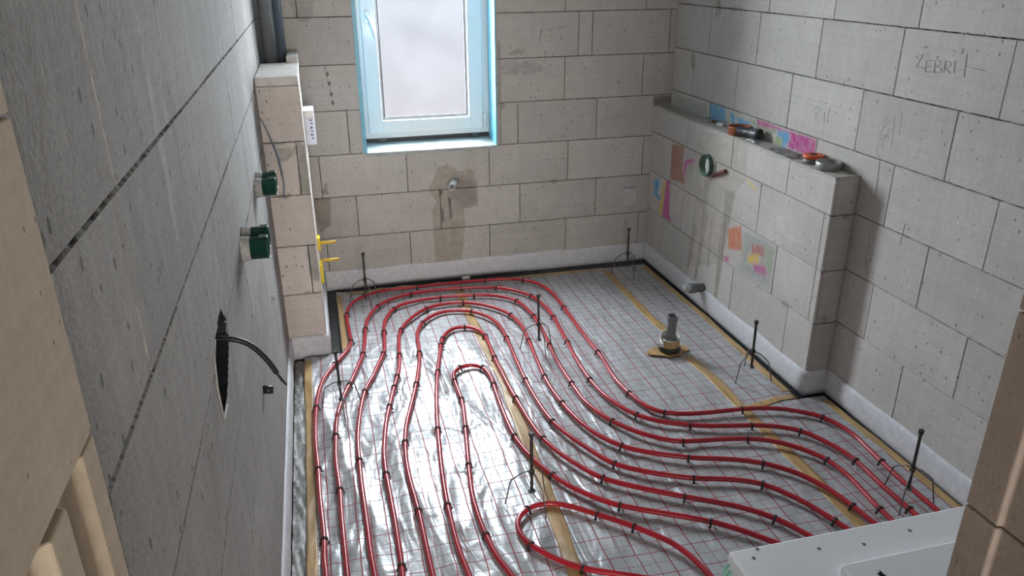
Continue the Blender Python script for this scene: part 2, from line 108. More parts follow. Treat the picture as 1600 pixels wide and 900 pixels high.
# ------------------------------------------------------------------ helpers
class MB:
    """collects shapes for ONE mesh object"""
    def __init__(self):
        self.v, self.f, self.s = [], [], []

    def add(self, verts, faces, smooth=False):
        b = len(self.v)
        self.v += [tuple(float(c) for c in p) for p in verts]
        self.f += [tuple(b + i for i in f) for f in faces]
        self.s += [smooth] * len(faces)
        return self

    def box(self, x0, x1, y0, y1, z0, z1):
        v = [(x, y, z) for z in (z0, z1) for y in (y0, y1) for x in (x0, x1)]
        return self.add(v, [(0, 2, 3, 1), (4, 5, 7, 6), (0, 1, 5, 4), (2, 6, 7, 3), (0, 4, 6, 2), (1, 3, 7, 5)])

    def tube(self, pts, r, seg=10, caps=True, flat=None):
        P = np.array(pts, float)
        n = len(P)
        R = np.full(n, r) if np.isscalar(r) else np.array(r, float)
        T = np.gradient(P, axis=0)
        T /= np.linalg.norm(T, axis=1)[:, None] + 1e-12
        up = np.array([0, 0, 1.0]) if abs(T[0][2]) < .9 else np.array([1.0, 0, 0])
        vs = []
        nrm = up - T[0] * (up @ T[0])
        nrm /= np.linalg.norm(nrm)
        for i in range(n):
            nrm = nrm - T[i] * (nrm @ T[i])
            nrm /= np.linalg.norm(nrm)
            b = np.cross(T[i], nrm)
            for k in range(seg):
                a = 2 * math.pi * k / seg
                fl = 1.0 if flat is None else flat
                vs.append(P[i] + R[i] * (math.cos(a) * nrm * fl + math.sin(a) * b))
        fs = [(i * seg + k, i * seg + (k + 1) % seg, (i + 1) * seg + (k + 1) % seg, (i + 1) * seg + k)
              for i in range(n - 1) for k in range(seg)]
        self.add(vs, fs, True)
        if caps:
            b = len(self.v) - n * seg
            self.f += [tuple(b + k for k in reversed(range(seg))), tuple(b + (n - 1) * seg + k for k in range(seg))]
            self.s += [False, False]
        return self

    def lathe(self, prof, seg=28, M=None, close=False, sharp=True):
        """prof: (radius, height) list turned about local z; M places it"""
        M = M or Matrix()
        n = len(prof)
        pairs = [(i, i + 1) for i in range(n - 1)] + ([(n - 1, 0)] if close else [])
        for (i, j) in pairs:
            vs, fs = [], []
            for (r, h) in (prof[i], prof[j]):
                for k in range(seg):
                    a = 2 * math.pi * k / seg
                    vs.append(M @ Vector((r * math.cos(a), r * math.sin(a), h)))
            fs = [(k, (k + 1) % seg, seg + (k + 1) % seg, seg + k) for k in range(seg)]
            self.add(vs, fs, True)
        return self

    def prism(self, poly, fn, d0, d1):
        """poly in 2D, fn(u, v, d) -> point; closed extrusion"""
        n = len(poly)
        v = [fn(a, b, d0) for a, b in poly] + [fn(a, b, d1) for a, b in poly]
        f = [tuple(range(n)), tuple(reversed(range(n, 2 * n)))]
        f += [(i, n + i, n + (i + 1) % n, (i + 1) % n) for i in range(n)]
        return self.add(v, f)

    def build(self, name, mat, parent=None, bevel=0, attrs=None):
        me = bpy.data.meshes.new(name)
        me.from_pydata(self.v, [], self.f)
        me.polygons.foreach_set('use_smooth', self.s)
        me.materials.append(mat)
        bm = bmesh.new()
        bm.from_mesh(me)
        bmesh.ops.remove_doubles(bm, verts=bm.verts, dist=1e-6)
        bmesh.ops.recalc_face_normals(bm, faces=bm.faces)
        bm.to_mesh(me)
        bm.free()
        o = bpy.data.objects.new(name, me)
        COL.objects.link(o)
        if parent is not None:
            o.parent = parent
        if bevel:
            m = o.modifiers.new('bevel', 'BEVEL')
            m.width = bevel
            m.segments = 2
            m.limit_method = 'ANGLE'
        return o


def raw_mesh(name, V, F, mat, parent=None, smooth=False, attrs=None):
    me = bpy.data.meshes.new(name)
    V = np.asarray(V, np.float32)
    F = np.asarray(F, np.int32)
    me.vertices.add(len(V))
    me.vertices.foreach_set('co', V.ravel())
    me.loops.add(F.size)
    me.loops.foreach_set('vertex_index', F.ravel())
    me.polygons.add(len(F))
    me.polygons.foreach_set('loop_start', np.arange(0, F.size, F.shape[1], dtype=np.int32))
    me.polygons.foreach_set('use_smooth', np.full(len(F), smooth))
    for k, (typ, arr) in (attrs or {}).items():
        a = me.attributes.new(k, typ, 'POINT')
        key = {'FLOAT': 'value', 'FLOAT_VECTOR': 'vector', 'FLOAT_COLOR': 'color'}[typ]
        a.data.foreach_set(key, np.asarray(arr, np.float32).ravel())
    me.materials.append(mat)
    me.update(calc_edges=True)
    o = bpy.data.objects.new(name, me)
    COL.objects.link(o)
    if parent is not None:
        o.parent = parent
    return o


def tag(o, label, cat, group=None):
    o['label'] = label
    o['category'] = cat
    if group:
        o['group'] = group
    return o


def struct(o):
    o['kind'] = 'structure'
    return o


def empty(name, loc=(0, 0, 0), rz=0.0):
    o = bpy.data.objects.new(name, None)
    o.empty_display_size = 0.05
    COL.objects.link(o)
    o.location = loc
    o.rotation_euler = (0, 0, rz)
    return o


def axis_M(loc, direction):
    """matrix whose local z points along direction"""
    q = Vector(direction).normalized().to_track_quat('Z', 'Y')
    return Matrix.Translation(Vector(loc)) @ q.to_matrix().to_4x4()


# ------------------------------------------------------------------ materials
class NT:
    def __init__(self, name):
        self.m = bpy.data.materials.new(name)
        self.m.use_nodes = True
        self.t = self.m.node_tree
        self.t.nodes.clear()
        self.out = self.t.nodes.new('ShaderNodeOutputMaterial')
        self.p = self.t.nodes.new('ShaderNodeBsdfPrincipled')
        self.t.links.new(self.p.outputs[0], self.out.inputs[0])

    def n(self, typ, ins=None, **props):
        nd = self.t.nodes.new(typ)
        for k, v in props.items():
            setattr(nd, k, v)
        for k, v in (ins or {}).items():
            self.set(nd.inputs[k], v)
        return nd

    def set(self, sock, v):
        if isinstance(v, bpy.types.NodeSocket):
            self.t.links.new(v, sock)
        elif isinstance(v, bpy.types.Node):
            self.t.links.new(v.outputs[0], sock)
        else:
            sock.default_value = v

    def math(self, op, a, b=0.0, c=None, clamp=False):
        nd = self.n('ShaderNodeMath', {0: a, 1: b}, operation=op, use_clamp=clamp)
        if c is not None:
            self.set(nd.inputs[2], c)
        return nd.outputs[0]

    def mix(self, fac, a, b, blend='MIX'):
        nd = self.n('ShaderNodeMix', data_type='RGBA', blend_type=blend)
        self.set(nd.inputs[0], fac)
        self.set(nd.inputs[6], a)
        self.set(nd.inputs[7], b)
        return nd.outputs[2]

    def ramp(self, v, a, b, lo=0.0, hi=1.0):
        return self.n('ShaderNodeMapRange', {0: v, 1: a, 2: b, 3: lo, 4: hi}, interpolation_type='SMOOTHSTEP').outputs[0]

    def noise(self, vec, scale, detail=3.0, rough=0.5, dist=0.0):
        return self.n('ShaderNodeTexNoise', {'Vector': vec, 'Scale': scale, 'Detail': detail, 'Roughness': rough, 'Distortion': dist}).outputs[0]

    def vscale(self, vec, s):
        return self.n('ShaderNodeVectorMath', {0: vec, 1: s}, operation='MULTIPLY').outputs[0]

    def obj(self):
        return self.n('ShaderNodeTexCoord').outputs['Object']

    def attr(self, name, out='Vector'):
        return self.n('ShaderNodeAttribute', attribute_name=name).outputs[out]

    def P(self, **kw):
        names = dict(color='Base Color', rough='Roughness', metal='Metallic', spec='Specular IOR Level', coat='Coat Weight',
                     coat_rough='Coat Roughness', normal='Normal', alpha='Alpha', sss='Subsurface Weight', trans='Transmission Weight')
        for k, v in kw.items():
            self.set(self.p.inputs[names[k]], v)
        return self

    def bump(self, h, strength=0.3, dist=0.01):
        self.P(normal=self.n('ShaderNodeBump', {'Height': h, 'Strength': strength, 'Distance': dist}).outputs[0])
        return self


def C(r, g, b):
    return (r, g, b, 1.0)


def plain(name, col, rough=0.5, metal=0.0, var=0.06, scale=30.0, bump=0.1, **kw):
    t = NT(name)
    o = t.obj()
    n1 = t.noise(o, scale, 4)
    f = t.ramp(n1, 0.3, 0.7, 1 - var * 2, 1 + var)
    mul = t.n('ShaderNodeVectorMath', {0: col[:3], 1: f}, operation='MULTIPLY')
    t.P(color=mul.outputs[0], rough=rough, metal=metal, **kw)
    if bump:
        t.bump(t.noise(o, scale * 4, 3), bump, 0.003)
    return t.m


def block_material(name, base=(0.52, 0.505, 0.475), pore=1.0, grain=1.0):
    t = NT(name)
    uv = t.attr('wuv')
    tone = t.attr('tone', 'Fac')
    big = t.noise(uv, 2.3, 4, 0.6)
    fine = t.noise(uv, 120.0, 3, 0.6)
    band = t.noise(t.vscale(uv, (1.2, 75.0, 1.0)), 1.0, 2)
    blot = t.noise(uv, 14.0, 5, 0.65)
    smear = t.noise(t.vscale(uv, (26.0, 5.0, 1.0)), 1.0, 4, 0.6)
    k = t.math('MULTIPLY', tone, t.ramp(big, 0.25, 0.75, 0.93, 1.05))
    k = t.math('MULTIPLY', k, t.ramp(fine, 0.25, 0.75, 1 - .06 * grain, 1 + .05 * grain))
    k = t.math('MULTIPLY', k, t.ramp(smear, 0.3, 0.7, 1 - .035 * grain ** 1.6, 1 + .03 * grain ** 1.6))
    k = t.math('MULTIPLY', k, t.ramp(band, 0.3, 0.7, 0.97, 1.03))
    k = t.math('MULTIPLY', k, t.ramp(blot, 0.3, 0.75, 0.96, 1.03))
    col = t.n('ShaderNodeVectorMath', {0: base, 1: k}, operation='MULTIPLY').outputs[0]
    # pores: short upright nicks in the face
    pv = t.vscale(uv, (1.0, 0.55, 1.0))
    vor = t.n('ShaderNodeTexVoronoi', {'Vector': pv, 'Scale': 42.0, 'Randomness': 1.0}, voronoi_dimensions='2D')
    rnd = t.n('ShaderNodeSeparateColor', {0: vor.outputs['Color']})
    size = t.ramp(rnd.outputs[0], 0.60, 1.0, 0.0, 0.17 * pore)
    size = t.math('MULTIPLY', size, t.ramp(rnd.outputs[1], 0.0, 1.0, 0.4, 1.0))
    hole = t.math('LESS_THAN', vor.outputs['Distance'], size)
    col = t.mix(t.math('MULTIPLY', hole, 0.78), col, C(0.12, 0.115, 0.105))
    # mortar, plaster and dirt with an outline of its own
    st = t.n('ShaderNodeAttribute', attribute_name='stain')
    edge = t.noise(uv, 26.0, 5, 0.7)
    sf = t.math('ADD', st.outputs['Alpha'], t.math('MULTIPLY', t.math('SUBTRACT', edge, 0.5), 1.1))
    sf = t.math('MULTIPLY', t.ramp(sf, 0.36, 0.60), t.math('GREATER_THAN', st.outputs['Alpha'], 0.02))
    scol = t.n('ShaderNodeVectorMath', {0: st.outputs['Color'], 1: t.ramp(t.noise(uv, 18.0, 5, 0.7), 0.3, 0.7, 0.86, 1.12)}, operation='MULTIPLY').outputs[0]
    col = t.mix(t.math('MULTIPLY', sf, 0.92), col, scol)
    # chalk strokes
    ch = t.n('ShaderNodeAttribute', attribute_name='chalk')
    rot = t.n('ShaderNodeVectorRotate', {'Vector': uv, 'Angle': 0.5}, rotation_type='Z_AXIS').outputs[0]
    scr = t.noise(t.vscale(rot, (150.0, 14.0, 1.0)), 1.0, 3, 0.6)
    cf = t.math('MULTIPLY', ch.outputs['Alpha'], t.ramp(scr, 0.31, 0.56, 0.34, 1.0))
    cf = t.math('MULTIPLY', cf, t.ramp(t.math('ADD', ch.outputs['Alpha'], t.math('MULTIPLY', t.math('SUBTRACT', t.noise(t.vscale(rot, (60.0, 22.0, 1.0)), 1.0, 4, 0.7), 0.5), 0.9)), 0.22, 0.55))
    col = t.mix(cf, col, ch.outputs['Color'])
    jn = t.attr('joint', 'Fac')
    col = t.mix(jn, col, C(0.20 * (2 - grain), 0.19 * (2 - grain), 0.175 * (2 - grain)) if grain > 1 else C(0.20, 0.19, 0.175))
    h = t.math('SUBTRACT', t.math('MULTIPLY', fine, 0.5), t.math('MULTIPLY', hole, 1.0))
    h = t.math('ADD', h, t.math('MULTIPLY', blot, 0.6))
    t.P(color=col, rough=0.92, spec=0.15)
    t.bump(h, min(1.0, 0.35 * grain), 0.004 * grain)
    return t.m


MAT = {}
MAT['block'] = block_material('aerated_concrete', pore=0.9)
MAT['block_shaded'] = block_material('shaded_aerated_concrete', (0.335, 0.328, 0.315), 1.3, 1.6)  # left wall: same blocks, their shade put into a darker base
MAT['block_pier_lit'] = block_material('aerated_concrete_pier_lit', (0.66, 0.605, 0.565))  # pier: pinkish light on its front put into a paler base
MAT['block_jamb_shaded'] = block_material('aerated_concrete_jamb_shaded', (0.30, 0.25, 0.215), 0.4)  # right jamb: shade of the unlit reveal put into the base
MAT['block_jamb_lit'] = block_material('aerated_concrete_jamb_lit', (0.48, 0.41, 0.32), 0.5)  # left jamb: warm hall light put into the base colour
MAT['floor'] = plain('dark_film_floor', C(0.022, 0.022, 0.024), 0.45, bump=0.3, scale=14)
MAT['concrete'] = plain('concrete', C(0.17, 0.165, 0.16), 0.9, var=0.1, scale=6)
MAT['plaster'] = plain('plain_plaster', C(0.36, 0.33, 0.29), 0.9, var=0.05, scale=5)
MAT['foam'] = plain('white_edge_foam', C(0.64, 0.655, 0.69), 0.62, var=0.05, scale=40, bump=0.25)
MAT['pvc'] = plain('white_pvc', C(0.80, 0.83, 0.84), 0.28, var=0.01, bump=0)
MAT['gasket'] = plain('black_gasket', C(0.03, 0.03, 0.035), 0.5, bump=0)
MAT['blue_film'] = plain('blue_protective_film', C(0.17, 0.50, 0.66), 0.38, var=0.05, scale=20)
MAT['sill'] = plain('pale_sill_board', C(0.40, 0.45, 0.435), 0.6, var=0.08, scale=16)
MAT['pipe_dark'] = plain('dark_grey_pipe', C(0.075, 0.085, 0.10), 0.35, var=0.06)
MAT['pipe_black'] = plain('black_pipe', C(0.025, 0.027, 0.032), 0.4)
MAT['pipe_grey'] = plain('grey_pipe', C(0.16, 0.165, 0.17), 0.4)
MAT['terracotta'] = plain('terracotta_pipe', C(0.36, 0.115, 0.055), 0.45)
MAT['orange'] = plain('orange_plastic', C(0.72, 0.11, 0.035), 0.4)
MAT['green'] = plain('green_box_plastic', C(0.010, 0.065, 0.046), 0.42, var=0.15)
MAT['green_pale'] = plain('dusty_green_plastic', C(0.085, 0.17, 0.125), 0.6, var=0.2)
MAT['gypsum'] = plain('gypsum_smear', C(0.46, 0.455, 0.435), 0.95, var=0.12, scale=60, bump=0.6)
MAT['yellow'] = plain('yellow_plastic', C(0.80, 0.62, 0.03), 0.4, var=0.05)
MAT['yellow_dark'] = plain('ochre_plastic', C(0.70, 0.44, 0.04), 0.42, var=0.05)
MAT['box_white'] = plain('white_box_plastic', C(0.74, 0.78, 0.88), 0.4, var=0.03)
MAT['ink_blue'] = plain('blue_ink', C(0.05, 0.06, 0.30), 0.6, bump=0)
MAT['steel'] = plain('dark_steel', C(0.055, 0.052, 0.048), 0.42, 0.55, var=0.2)
MAT['wire'] = plain('bent_steel_wire', C(0.16, 0.16, 0.16), 0.38, 0.7)
MAT['wire_blue'] = plain('blue_grey_wire', C(0.16, 0.20, 0.26), 0.45)
MAT['clip'] = plain('black_clip_plastic', C(0.018, 0.018, 0.02), 0.42)
MAT['cable'] = plain('black_cable', C(0.014, 0.014, 0.016), 0.45)
MAT['copper'] = plain('rusty_red_pipe', C(0.16, 0.055, 0.042), 0.6, var=0.3)
MAT['sleeve'] = plain('cream_sleeve_foam', C(0.62, 0.60, 0.57), 0.8, var=0.1)
MAT['eps'] = None
MAT['paper'] = plain('grey_paper', C(0.26, 0.26, 0.25), 0.8, var=0.2, scale=50)
MAT['white_paper'] = plain('white_paper', C(0.72, 0.71, 0.69), 0.8, var=0.1, bump=0.4)
MAT['tin'] = plain('dull_tin', C(0.42, 0.43, 0.42), 0.42, 0.6)
MAT['chalk_blue'] = plain('blue_chalk', C(0.10, 0.33, 0.42), 0.95)
MAT['chalk_grey'] = plain('grey_green_chalk', C(0.30, 0.34, 0.29), 0.95)
MAT['chalk_red'] = plain('brown_chalk', C(0.14, 0.075, 0.06), 0.95)
MAT['teal'] = plain('pale_green_foil', C(0.25, 0.58, 0.47), 0.5, var=0.15)
MAT['pencil'] = plain('pencil_line', C(0.33, 0.32, 0.30), 0.9, bump=0)
MAT['pencil_faint'] = plain('faint_pencil_line', C(0.40, 0.385, 0.355), 0.9, bump=0)


def eps_material():
    t = NT('white_polystyrene')
    o = t.obj()
    v = t.n('ShaderNodeTexVoronoi', {'Vector': o, 'Scale': 260.0})
    col = t.mix(t.ramp(v.outputs['Distance'], 0.2, 0.8), C(0.88, 0.90, 0.92), C(0.82, 0.84, 0.87))
    t.P(color=col, rough=0.75, spec=0.3, sss=0.0)
    t.bump(v.outputs['Distance'], 0.15, 0.002)
    return t.m


MAT['eps'] = eps_material()


def pipe_material():
    t = NT('red_heating_pipe')
    o = t.obj()
    f = t.ramp(t.noise(o, 9.0, 3), 0.3, 0.7, 0.88, 1.1)
    col = t.n('ShaderNodeVectorMath', {0: (0.385, 0.012, 0.024), 1: f}, operation='MULTIPLY').outputs[0]
    t.P(color=col, rough=0.3, spec=0.5, coat=0.2, coat_rough=0.12)
    t.bump(t.noise(o, 40.0, 2), 0.05, 0.002)
    return t.m


MAT['pipe'] = pipe_material()


def foil_material():
    t = NT('gridded_aluminium_foil')
    geo = t.n('ShaderNodeNewGeometry').outputs['Position']
    wob = t.noise(geo, 4.0, 3)
    wv = t.n('ShaderNodeVectorMath', {0: t.n('ShaderNodeTexNoise', {'Vector': geo, 'Scale': 5.0, 'Detail': 2.0}).outputs['Color'],
                                      1: (0.5, 0.5, 0.5)}, operation='SUBTRACT').outputs[0]
    pos = t.n('ShaderNodeVectorMath', {0: geo, 1: t.vscale(wv, (0.016, 0.016, 0.0))}, operation='ADD').outputs[0]
    sep = t.n('ShaderNodeSeparateXYZ', {0: pos})

    def line(coord, off, period, width):
        a = t.math('ADD', coord, 100.0 - off + period / 2)
        a = t.math('MODULO', a, period)
        a = t.math('ABSOLUTE', t.math('SUBTRACT', a, period / 2))
        return t.ramp(a, width * 0.75, width * 1.25, 1.0, 0.0)
    bold = t.math('MAXIMUM', line(sep.outputs[0], 0.043, 0.10, 0.0022), line(sep.outputs[1], 0.075, 0.10, 0.0018))
    thin = t.math('MAXIMUM', line(sep.outputs[0], 0.093, 0.10, 0.0014), line(sep.outputs[1], 0.025, 0.10, 0.0012))
    dash = t.ramp(t.noise(geo, 160.0, 1), 0.42, 0.5)
    ln = t.math('MAXIMUM', t.math('MULTIPLY', bold, 0.9), t.math('MULTIPLY', thin, t.math('ADD', 0.35, t.math('MULTIPLY', dash, 0.5))))
    mott = t.ramp(t.noise(geo, 11.0, 5, 0.65), 0.3, 0.7, 0.86, 1.06)
    silver = t.n('ShaderNodeVectorMath', {0: (0.45, 0.48, 0.495), 1: mott}, operation='MULTIPLY').outputs[0]
    col = t.mix(ln, silver, C(0.30, 0.025, 0.042))
    met = t.math('SUBTRACT', 0.20, t.math('MULTIPLY', ln, 0.19))
    rgh = t.math('ADD', t.ramp(t.noise(geo, 6.0, 4), 0.3, 0.7, 0.33, 0.44), t.math('MULTIPLY', ln, 0.15))
    t.P(color=col, metal=met, rough=rgh, spec=t.math('SUBTRACT', 0.5, t.math('MULTIPLY', ln, 0.42)))
    h = t.math('ADD', t.math('MULTIPLY', t.noise(t.vscale(geo, (11.0, 3.2, 1.0)), 1.0, 2, 0.5, 0.8), 1.0),
               t.math('MULTIPLY', t.noise(geo, 42.0, 3, 0.6), 0.07))
    t.bump(h, 0.8, 0.02)
    return t.m


MAT['foil'] = foil_material()


def tape_material():
    t = NT('brown_packing_tape')
    geo = t.n('ShaderNodeNewGeometry').outputs['Position']
    f = t.ramp(t.noise(t.vscale(geo, (40.0, 6.0, 1.0)), 1.0, 4), 0.3, 0.7, 0.75, 1.15)
    col = t.n('ShaderNodeVectorMath', {0: (0.47, 0.31, 0.135), 1: f}, operation='MULTIPLY').outputs[0]
    t.P(color=col, rough=0.42)
    t.bump(t.noise(t.vscale(geo, (60.0, 12.0, 1.0)), 1.0, 3), 0.3, 0.004)
    return t.m


MAT['tape'] = tape_material()


def glass_material():
    t = NT('frosted_window_glass')
    tr = t.n('ShaderNodeBsdfTransparent', {'Color': C(0.97, 0.98, 1.0)})
    tl = t.n('ShaderNodeBsdfTranslucent', {'Color': C(0.85, 0.87, 0.9)})
    gl = t.n('ShaderNodeBsdfGlossy', {'Color': C(0.9, 0.9, 0.9), 'Roughness': 0.08})
    o = t.obj()
    f = t.ramp(t.noise(o, 3.0, 4), 0.3, 0.7, 0.001, 0.004)
    m1 = t.n('ShaderNodeMixShader', {0: f, 1: tr.outputs[0], 2: tl.outputs[0]})
    m2 = t.n('ShaderNodeMixShader', {0: 0.04, 1: m1.outputs[0], 2: gl.outputs[0]})
    t.t.links.new(m2.outputs[0], t.out.inputs[0])
    return t.m


MAT['glass'] = glass_material()


# ------------------------------------------------------------------ walls of blocks
def inside(poly, u, v):
    r = np.zeros(u.shape, bool)
    n = len(poly)
    for i in range(n):
        (x1, y1), (x2, y2) = poly[i], poly[(i + 1) % n]
        if y1 == y2:
            continue
        c = ((y1 > v) != (y2 > v)) & (u < (x2 - x1) * (v - y1) / (y2 - y1) + x1)
        r ^= c
    return r


def edge_dist(poly, u, v):
    d = np.full(u.shape, 9.0)
    n = len(poly)
    for i in range(n):
        a, b = np.array(poly[i]), np.array(poly[(i + 1) % n])
        ab = b - a
        L = ab @ ab + 1e-12
        t = np.clip(((u - a[0]) * ab[0] + (v - a[1]) * ab[1]) / L, 0, 1)
        d = np.minimum(d, np.hypot(u - a[0] - t * ab[0], v - a[1] - t * ab[1]))
    return d


def paint(layers, u, v):
    """layers: (polygon, colour, alpha, softness) -> RGBA per point"""
    out = np.zeros(u.shape + (4,), np.float32)
    for poly, col, al, soft in layers:
        sd = np.where(inside(poly, u, v), 1, -1) * edge_dist(poly, u, v)
        a = np.clip(0.5 + sd / (2 * soft), 0, 1) * al
        m = a > 0.004
        k = np.where(a >= out[..., 3], 1.0, a)[..., None]
        rgb = np.where(out[..., 3:] > 0.004, out[..., :3] * (1 - a[..., None]) + np.array(col) * a[..., None], np.array(col))
        out[..., :3] = np.where(m[..., None], rgb, out[..., :3])
        out[..., 3] = np.maximum(out[..., 3], a)
    return out


def split_rect(r, hole):
    """rectangle r=(u0,u1,v0,v1) minus rectangle hole -> list of rectangles"""
    u0, u1, v0, v1 = r
    a0, a1, b0, b1 = hole
    if u1 <= a0 or u0 >= a1 or v1 <= b0 or v0 >= b1:
        return [r]
    out = []
    if u0 < a0:
        out.append((u0, a0, v0, v1))
    if u1 > a1:
        out.append((a1, u1, v0, v1))
    m0, m1 = max(u0, a0), min(u1, a1)
    if v0 < b0:
        out.append((m0, m1, v0, b0))
    if v1 > b1:
        out.append((m0, m1, b1, v1))
    return out


def row_joints(u0, u1, off, step=0.5, extra=None):
    if extra:
        return sorted([u0] + [x for x in extra if u0 < x < u1] + [u1])
    k = math.ceil((u0 - off) / step + 1e-6)
    j = [u0]
    x = off + k * step
    while x < u1 - 0.02:
        if x > u0 + 0.02:
            j.append(x)
        x += step
    return j + [u1]


def wall(name, rows, to3d, mat, res=0.012, opening=None, hole=None, stain=(), chalk=(), parent=None,
         fine=None, gap=0.0011, spread=0.06, rag=0.0012, bev=0.0021):
    """rows: (v0, v1, [joint positions]); to3d(u, v, d) with d out of the wall. ONE mesh."""
    V, F, UV, TONE, JN = [], [], [], [], []
    nv = 0
    cells = []
    for v0, v1, js in rows:
        for a, b in zip(js[:-1], js[1:]):
            rects = [(a, b, v0, v1)]
            if opening:
                rects = split_rect(rects[0], opening)
            tone = 1.0 + (random.random() - 0.5) * 2 * spread
            for r in rects:
                if r[1] - r[0] > 0.006 and r[3] - r[2] > 0.006:
                    cells.append((r, tone))
    for (a, b, c, d), tone in cells:
        rs = res
        if fine and not (b < fine[0] or a > fine[1] or d < fine[2] or c > fine[3]):
            rs = fine[4]

        def axis(p, q):
            n = max(1, int((q - p - 2 * gap - 2 * bev) / rs))
            return np.r_[p + gap, np.linspace(p + gap + bev, q - gap - bev, n + 1), q - gap]
        U, T = axis(a, b), axis(c, d)
        uu, vv = np.meshgrid(U, T)
        dd = np.zeros_like(uu)
        dd[0, :] = dd[-1, :] = -0.006
        dd[:, 0] = dd[:, -1] = -0.006
        off = (random.random() - 0.5) * 0.0016
        dd[1:-1, 1:-1] += off + rng.normal(0, 0.00018, dd[1:-1, 1:-1].shape)
        ru = uu.copy()
        rv = vv.copy()
        ru[:, 0] += rng.normal(0, rag, len(T)) * .5
        ru[:, -1] += rng.normal(0, rag, len(T)) * .5
        rv[0, :] += rng.normal(0, rag, len(U)) * .6
        rv[-1, :] += rng.normal(0, rag, len(U)) * .6
        x, y, z = to3d(ru, rv, dd)
        ny, nx = uu.shape
        idx = np.arange(ny * nx).reshape(ny, nx) + nv
        f = np.stack([idx[:-1, :-1], idx[:-1, 1:], idx[1:, 1:], idx[1:, :-1]], -1).reshape(-1, 4)
        if hole is not None:
            cu = (uu[:-1, :-1] + uu[1:, 1:]).ravel() / 2
            cv = (vv[:-1, :-1] + vv[1:, 1:]).ravel() / 2
            f = f[~inside(hole, cu, cv)]
        V.append(np.stack([x, y, z], -1).reshape(-1, 3))
        F.append(f)
        s = random.random() * 40
        UV.append(np.stack([uu + s, vv + s * .37, 0 * uu], -1).reshape(-1, 3))
        TONE.append(np.full(ny * nx, tone))
        JN.append(np.zeros(ny * nx))
        nv += ny * nx
        STu.append((uu.ravel(), vv.ravel())) if False else None
        SU.append(uu.ravel())
        SV.append(vv.ravel())
        # mortar behind the joint
        if hole is None or not inside(hole, np.array([(a + b) / 2]), np.array([(c + d) / 2]))[0]:
            q = np.array([[a - .002, c - .002], [b + .002, c - .002], [b + .002, d + .002], [a - .002, d + .002]])
            if opening:
                q[:, 0] = np.where((q[:, 1] > opening[2]) & (q[:, 1] < opening[3]), np.where(np.abs(q[:, 0] - opening[0]) < .003, opening[0] - .001, np.where(np.abs(q[:, 0] - opening[1]) < .003, opening[1] + .001, q[:, 0])), q[:, 0])
            touches = hole is not None and (inside([(a, c), (b, c), (b, d), (a, d)], np.array([h[0] for h in hole]), np.array([h[1] for h in hole])).any())
            if not touches:
                x, y, z = to3d(q[:, 0], q[:, 1], np.full(4, -0.0066))
                V.append(np.stack([x, y, z], -1))
                F.append(np.array([[nv, nv + 1, nv + 2, nv + 3]]))
                UV.append(np.c_[q, np.zeros(4)])
                TONE.append(np.ones(4))
                JN.append(np.ones(4))
                SU.append(q[:, 0])
                SV.append(q[:, 1])
                nv += 4
    su, sv = np.concatenate(SU), np.concatenate(SV)
    SU.clear()
    SV.clear()
    jn = np.concatenate(JN)
    sc = paint(stain, su, sv)
    cc = paint(chalk, su, sv)
    jn = jn * np.clip(1 - sc[..., 3] * .9, 0, 1)
    V = np.concatenate(V)
    F = np.concatenate(F)
    # keep faces turned towards +d
    o = raw_mesh(name, V, F, mat, parent, False, {'wuv': ('FLOAT_VECTOR', np.concatenate(UV)), 'tone': ('FLOAT', np.concatenate(TONE)),
                 'joint': ('FLOAT', jn), 'stain': ('FLOAT_COLOR', sc), 'chalk': ('FLOAT_COLOR', cc)})
    return o


SU, SV, STu = [], [], []


def blobs(n, u0, u1, vs, col, seed, su=0.05, sv=0.02):
    """irregular mortar smears along the course lines"""
    r = random.Random(seed)
    out = []
    for _ in range(n):
        cu, cv = r.uniform(u0, u1), r.choice(vs) + r.gauss(0, 0.008)
        a, b = su * r.uniform(.4, 1.5), sv * r.uniform(.4, 1.4)
        k = r.uniform(.9, 1.1)
        out.append(([(cu + a * math.cos(t) * r.uniform(.6, 1.2), cv + b * math.sin(t) * r.uniform(.6, 1.2)) for t in np.linspace(0, 6.28, 9)[:-1]],
                    tuple(c * k for c in col), r.uniform(.5, .75), 0.02))
    return out


MORT = (0.355, 0.34, 0.30)
PLAS = (0.46, 0.435, 0.385)
DARK = (0.31, 0.285, 0.25)
GREY = (0.36, 0.355, 0.335)

# --- back wall (u = x, v = z)
WX0, WX1, WZ0, WZ1 = 0.503, 1.284, 0.815, 2.25
bz = 0.065
rows = [(-0.03, bz, row_joints(-0.01, RW + .04, .43)), (bz, bz + .25, row_joints(-.01, RW + .04, .230)), (bz + .25, bz + .5, row_joints(-.01, RW + .04, .427)),
        (bz + .5, bz + .75, row_joints(-.01, RW + .04, .236)), (bz + .75, bz + 1.0, row_joints(-.01, RW + .04, .4165)),
        (bz + 1.0, bz + 1.25, row_joints(-.01, RW + .04, 0, extra=[.0, .9, 1.206, 1.706, 2.206])),
        (bz + 1.25, bz + 1.5, row_joints(-.01, RW + .04, 0, extra=[.12, .62, 1.05, 1.287, 1.787, 1.872, 2.365])),
        (bz + 1.5, bz + 1.75, row_joints(-.01, RW + .04, .204))]
for i in range(4):
    rows.append((bz + 1.75 + .25 * i, min(bz + 2.0 + .25 * i, ZC + .02), row_joints(-.01, RW + .04, (.43, .2, .43, .2)[i])))
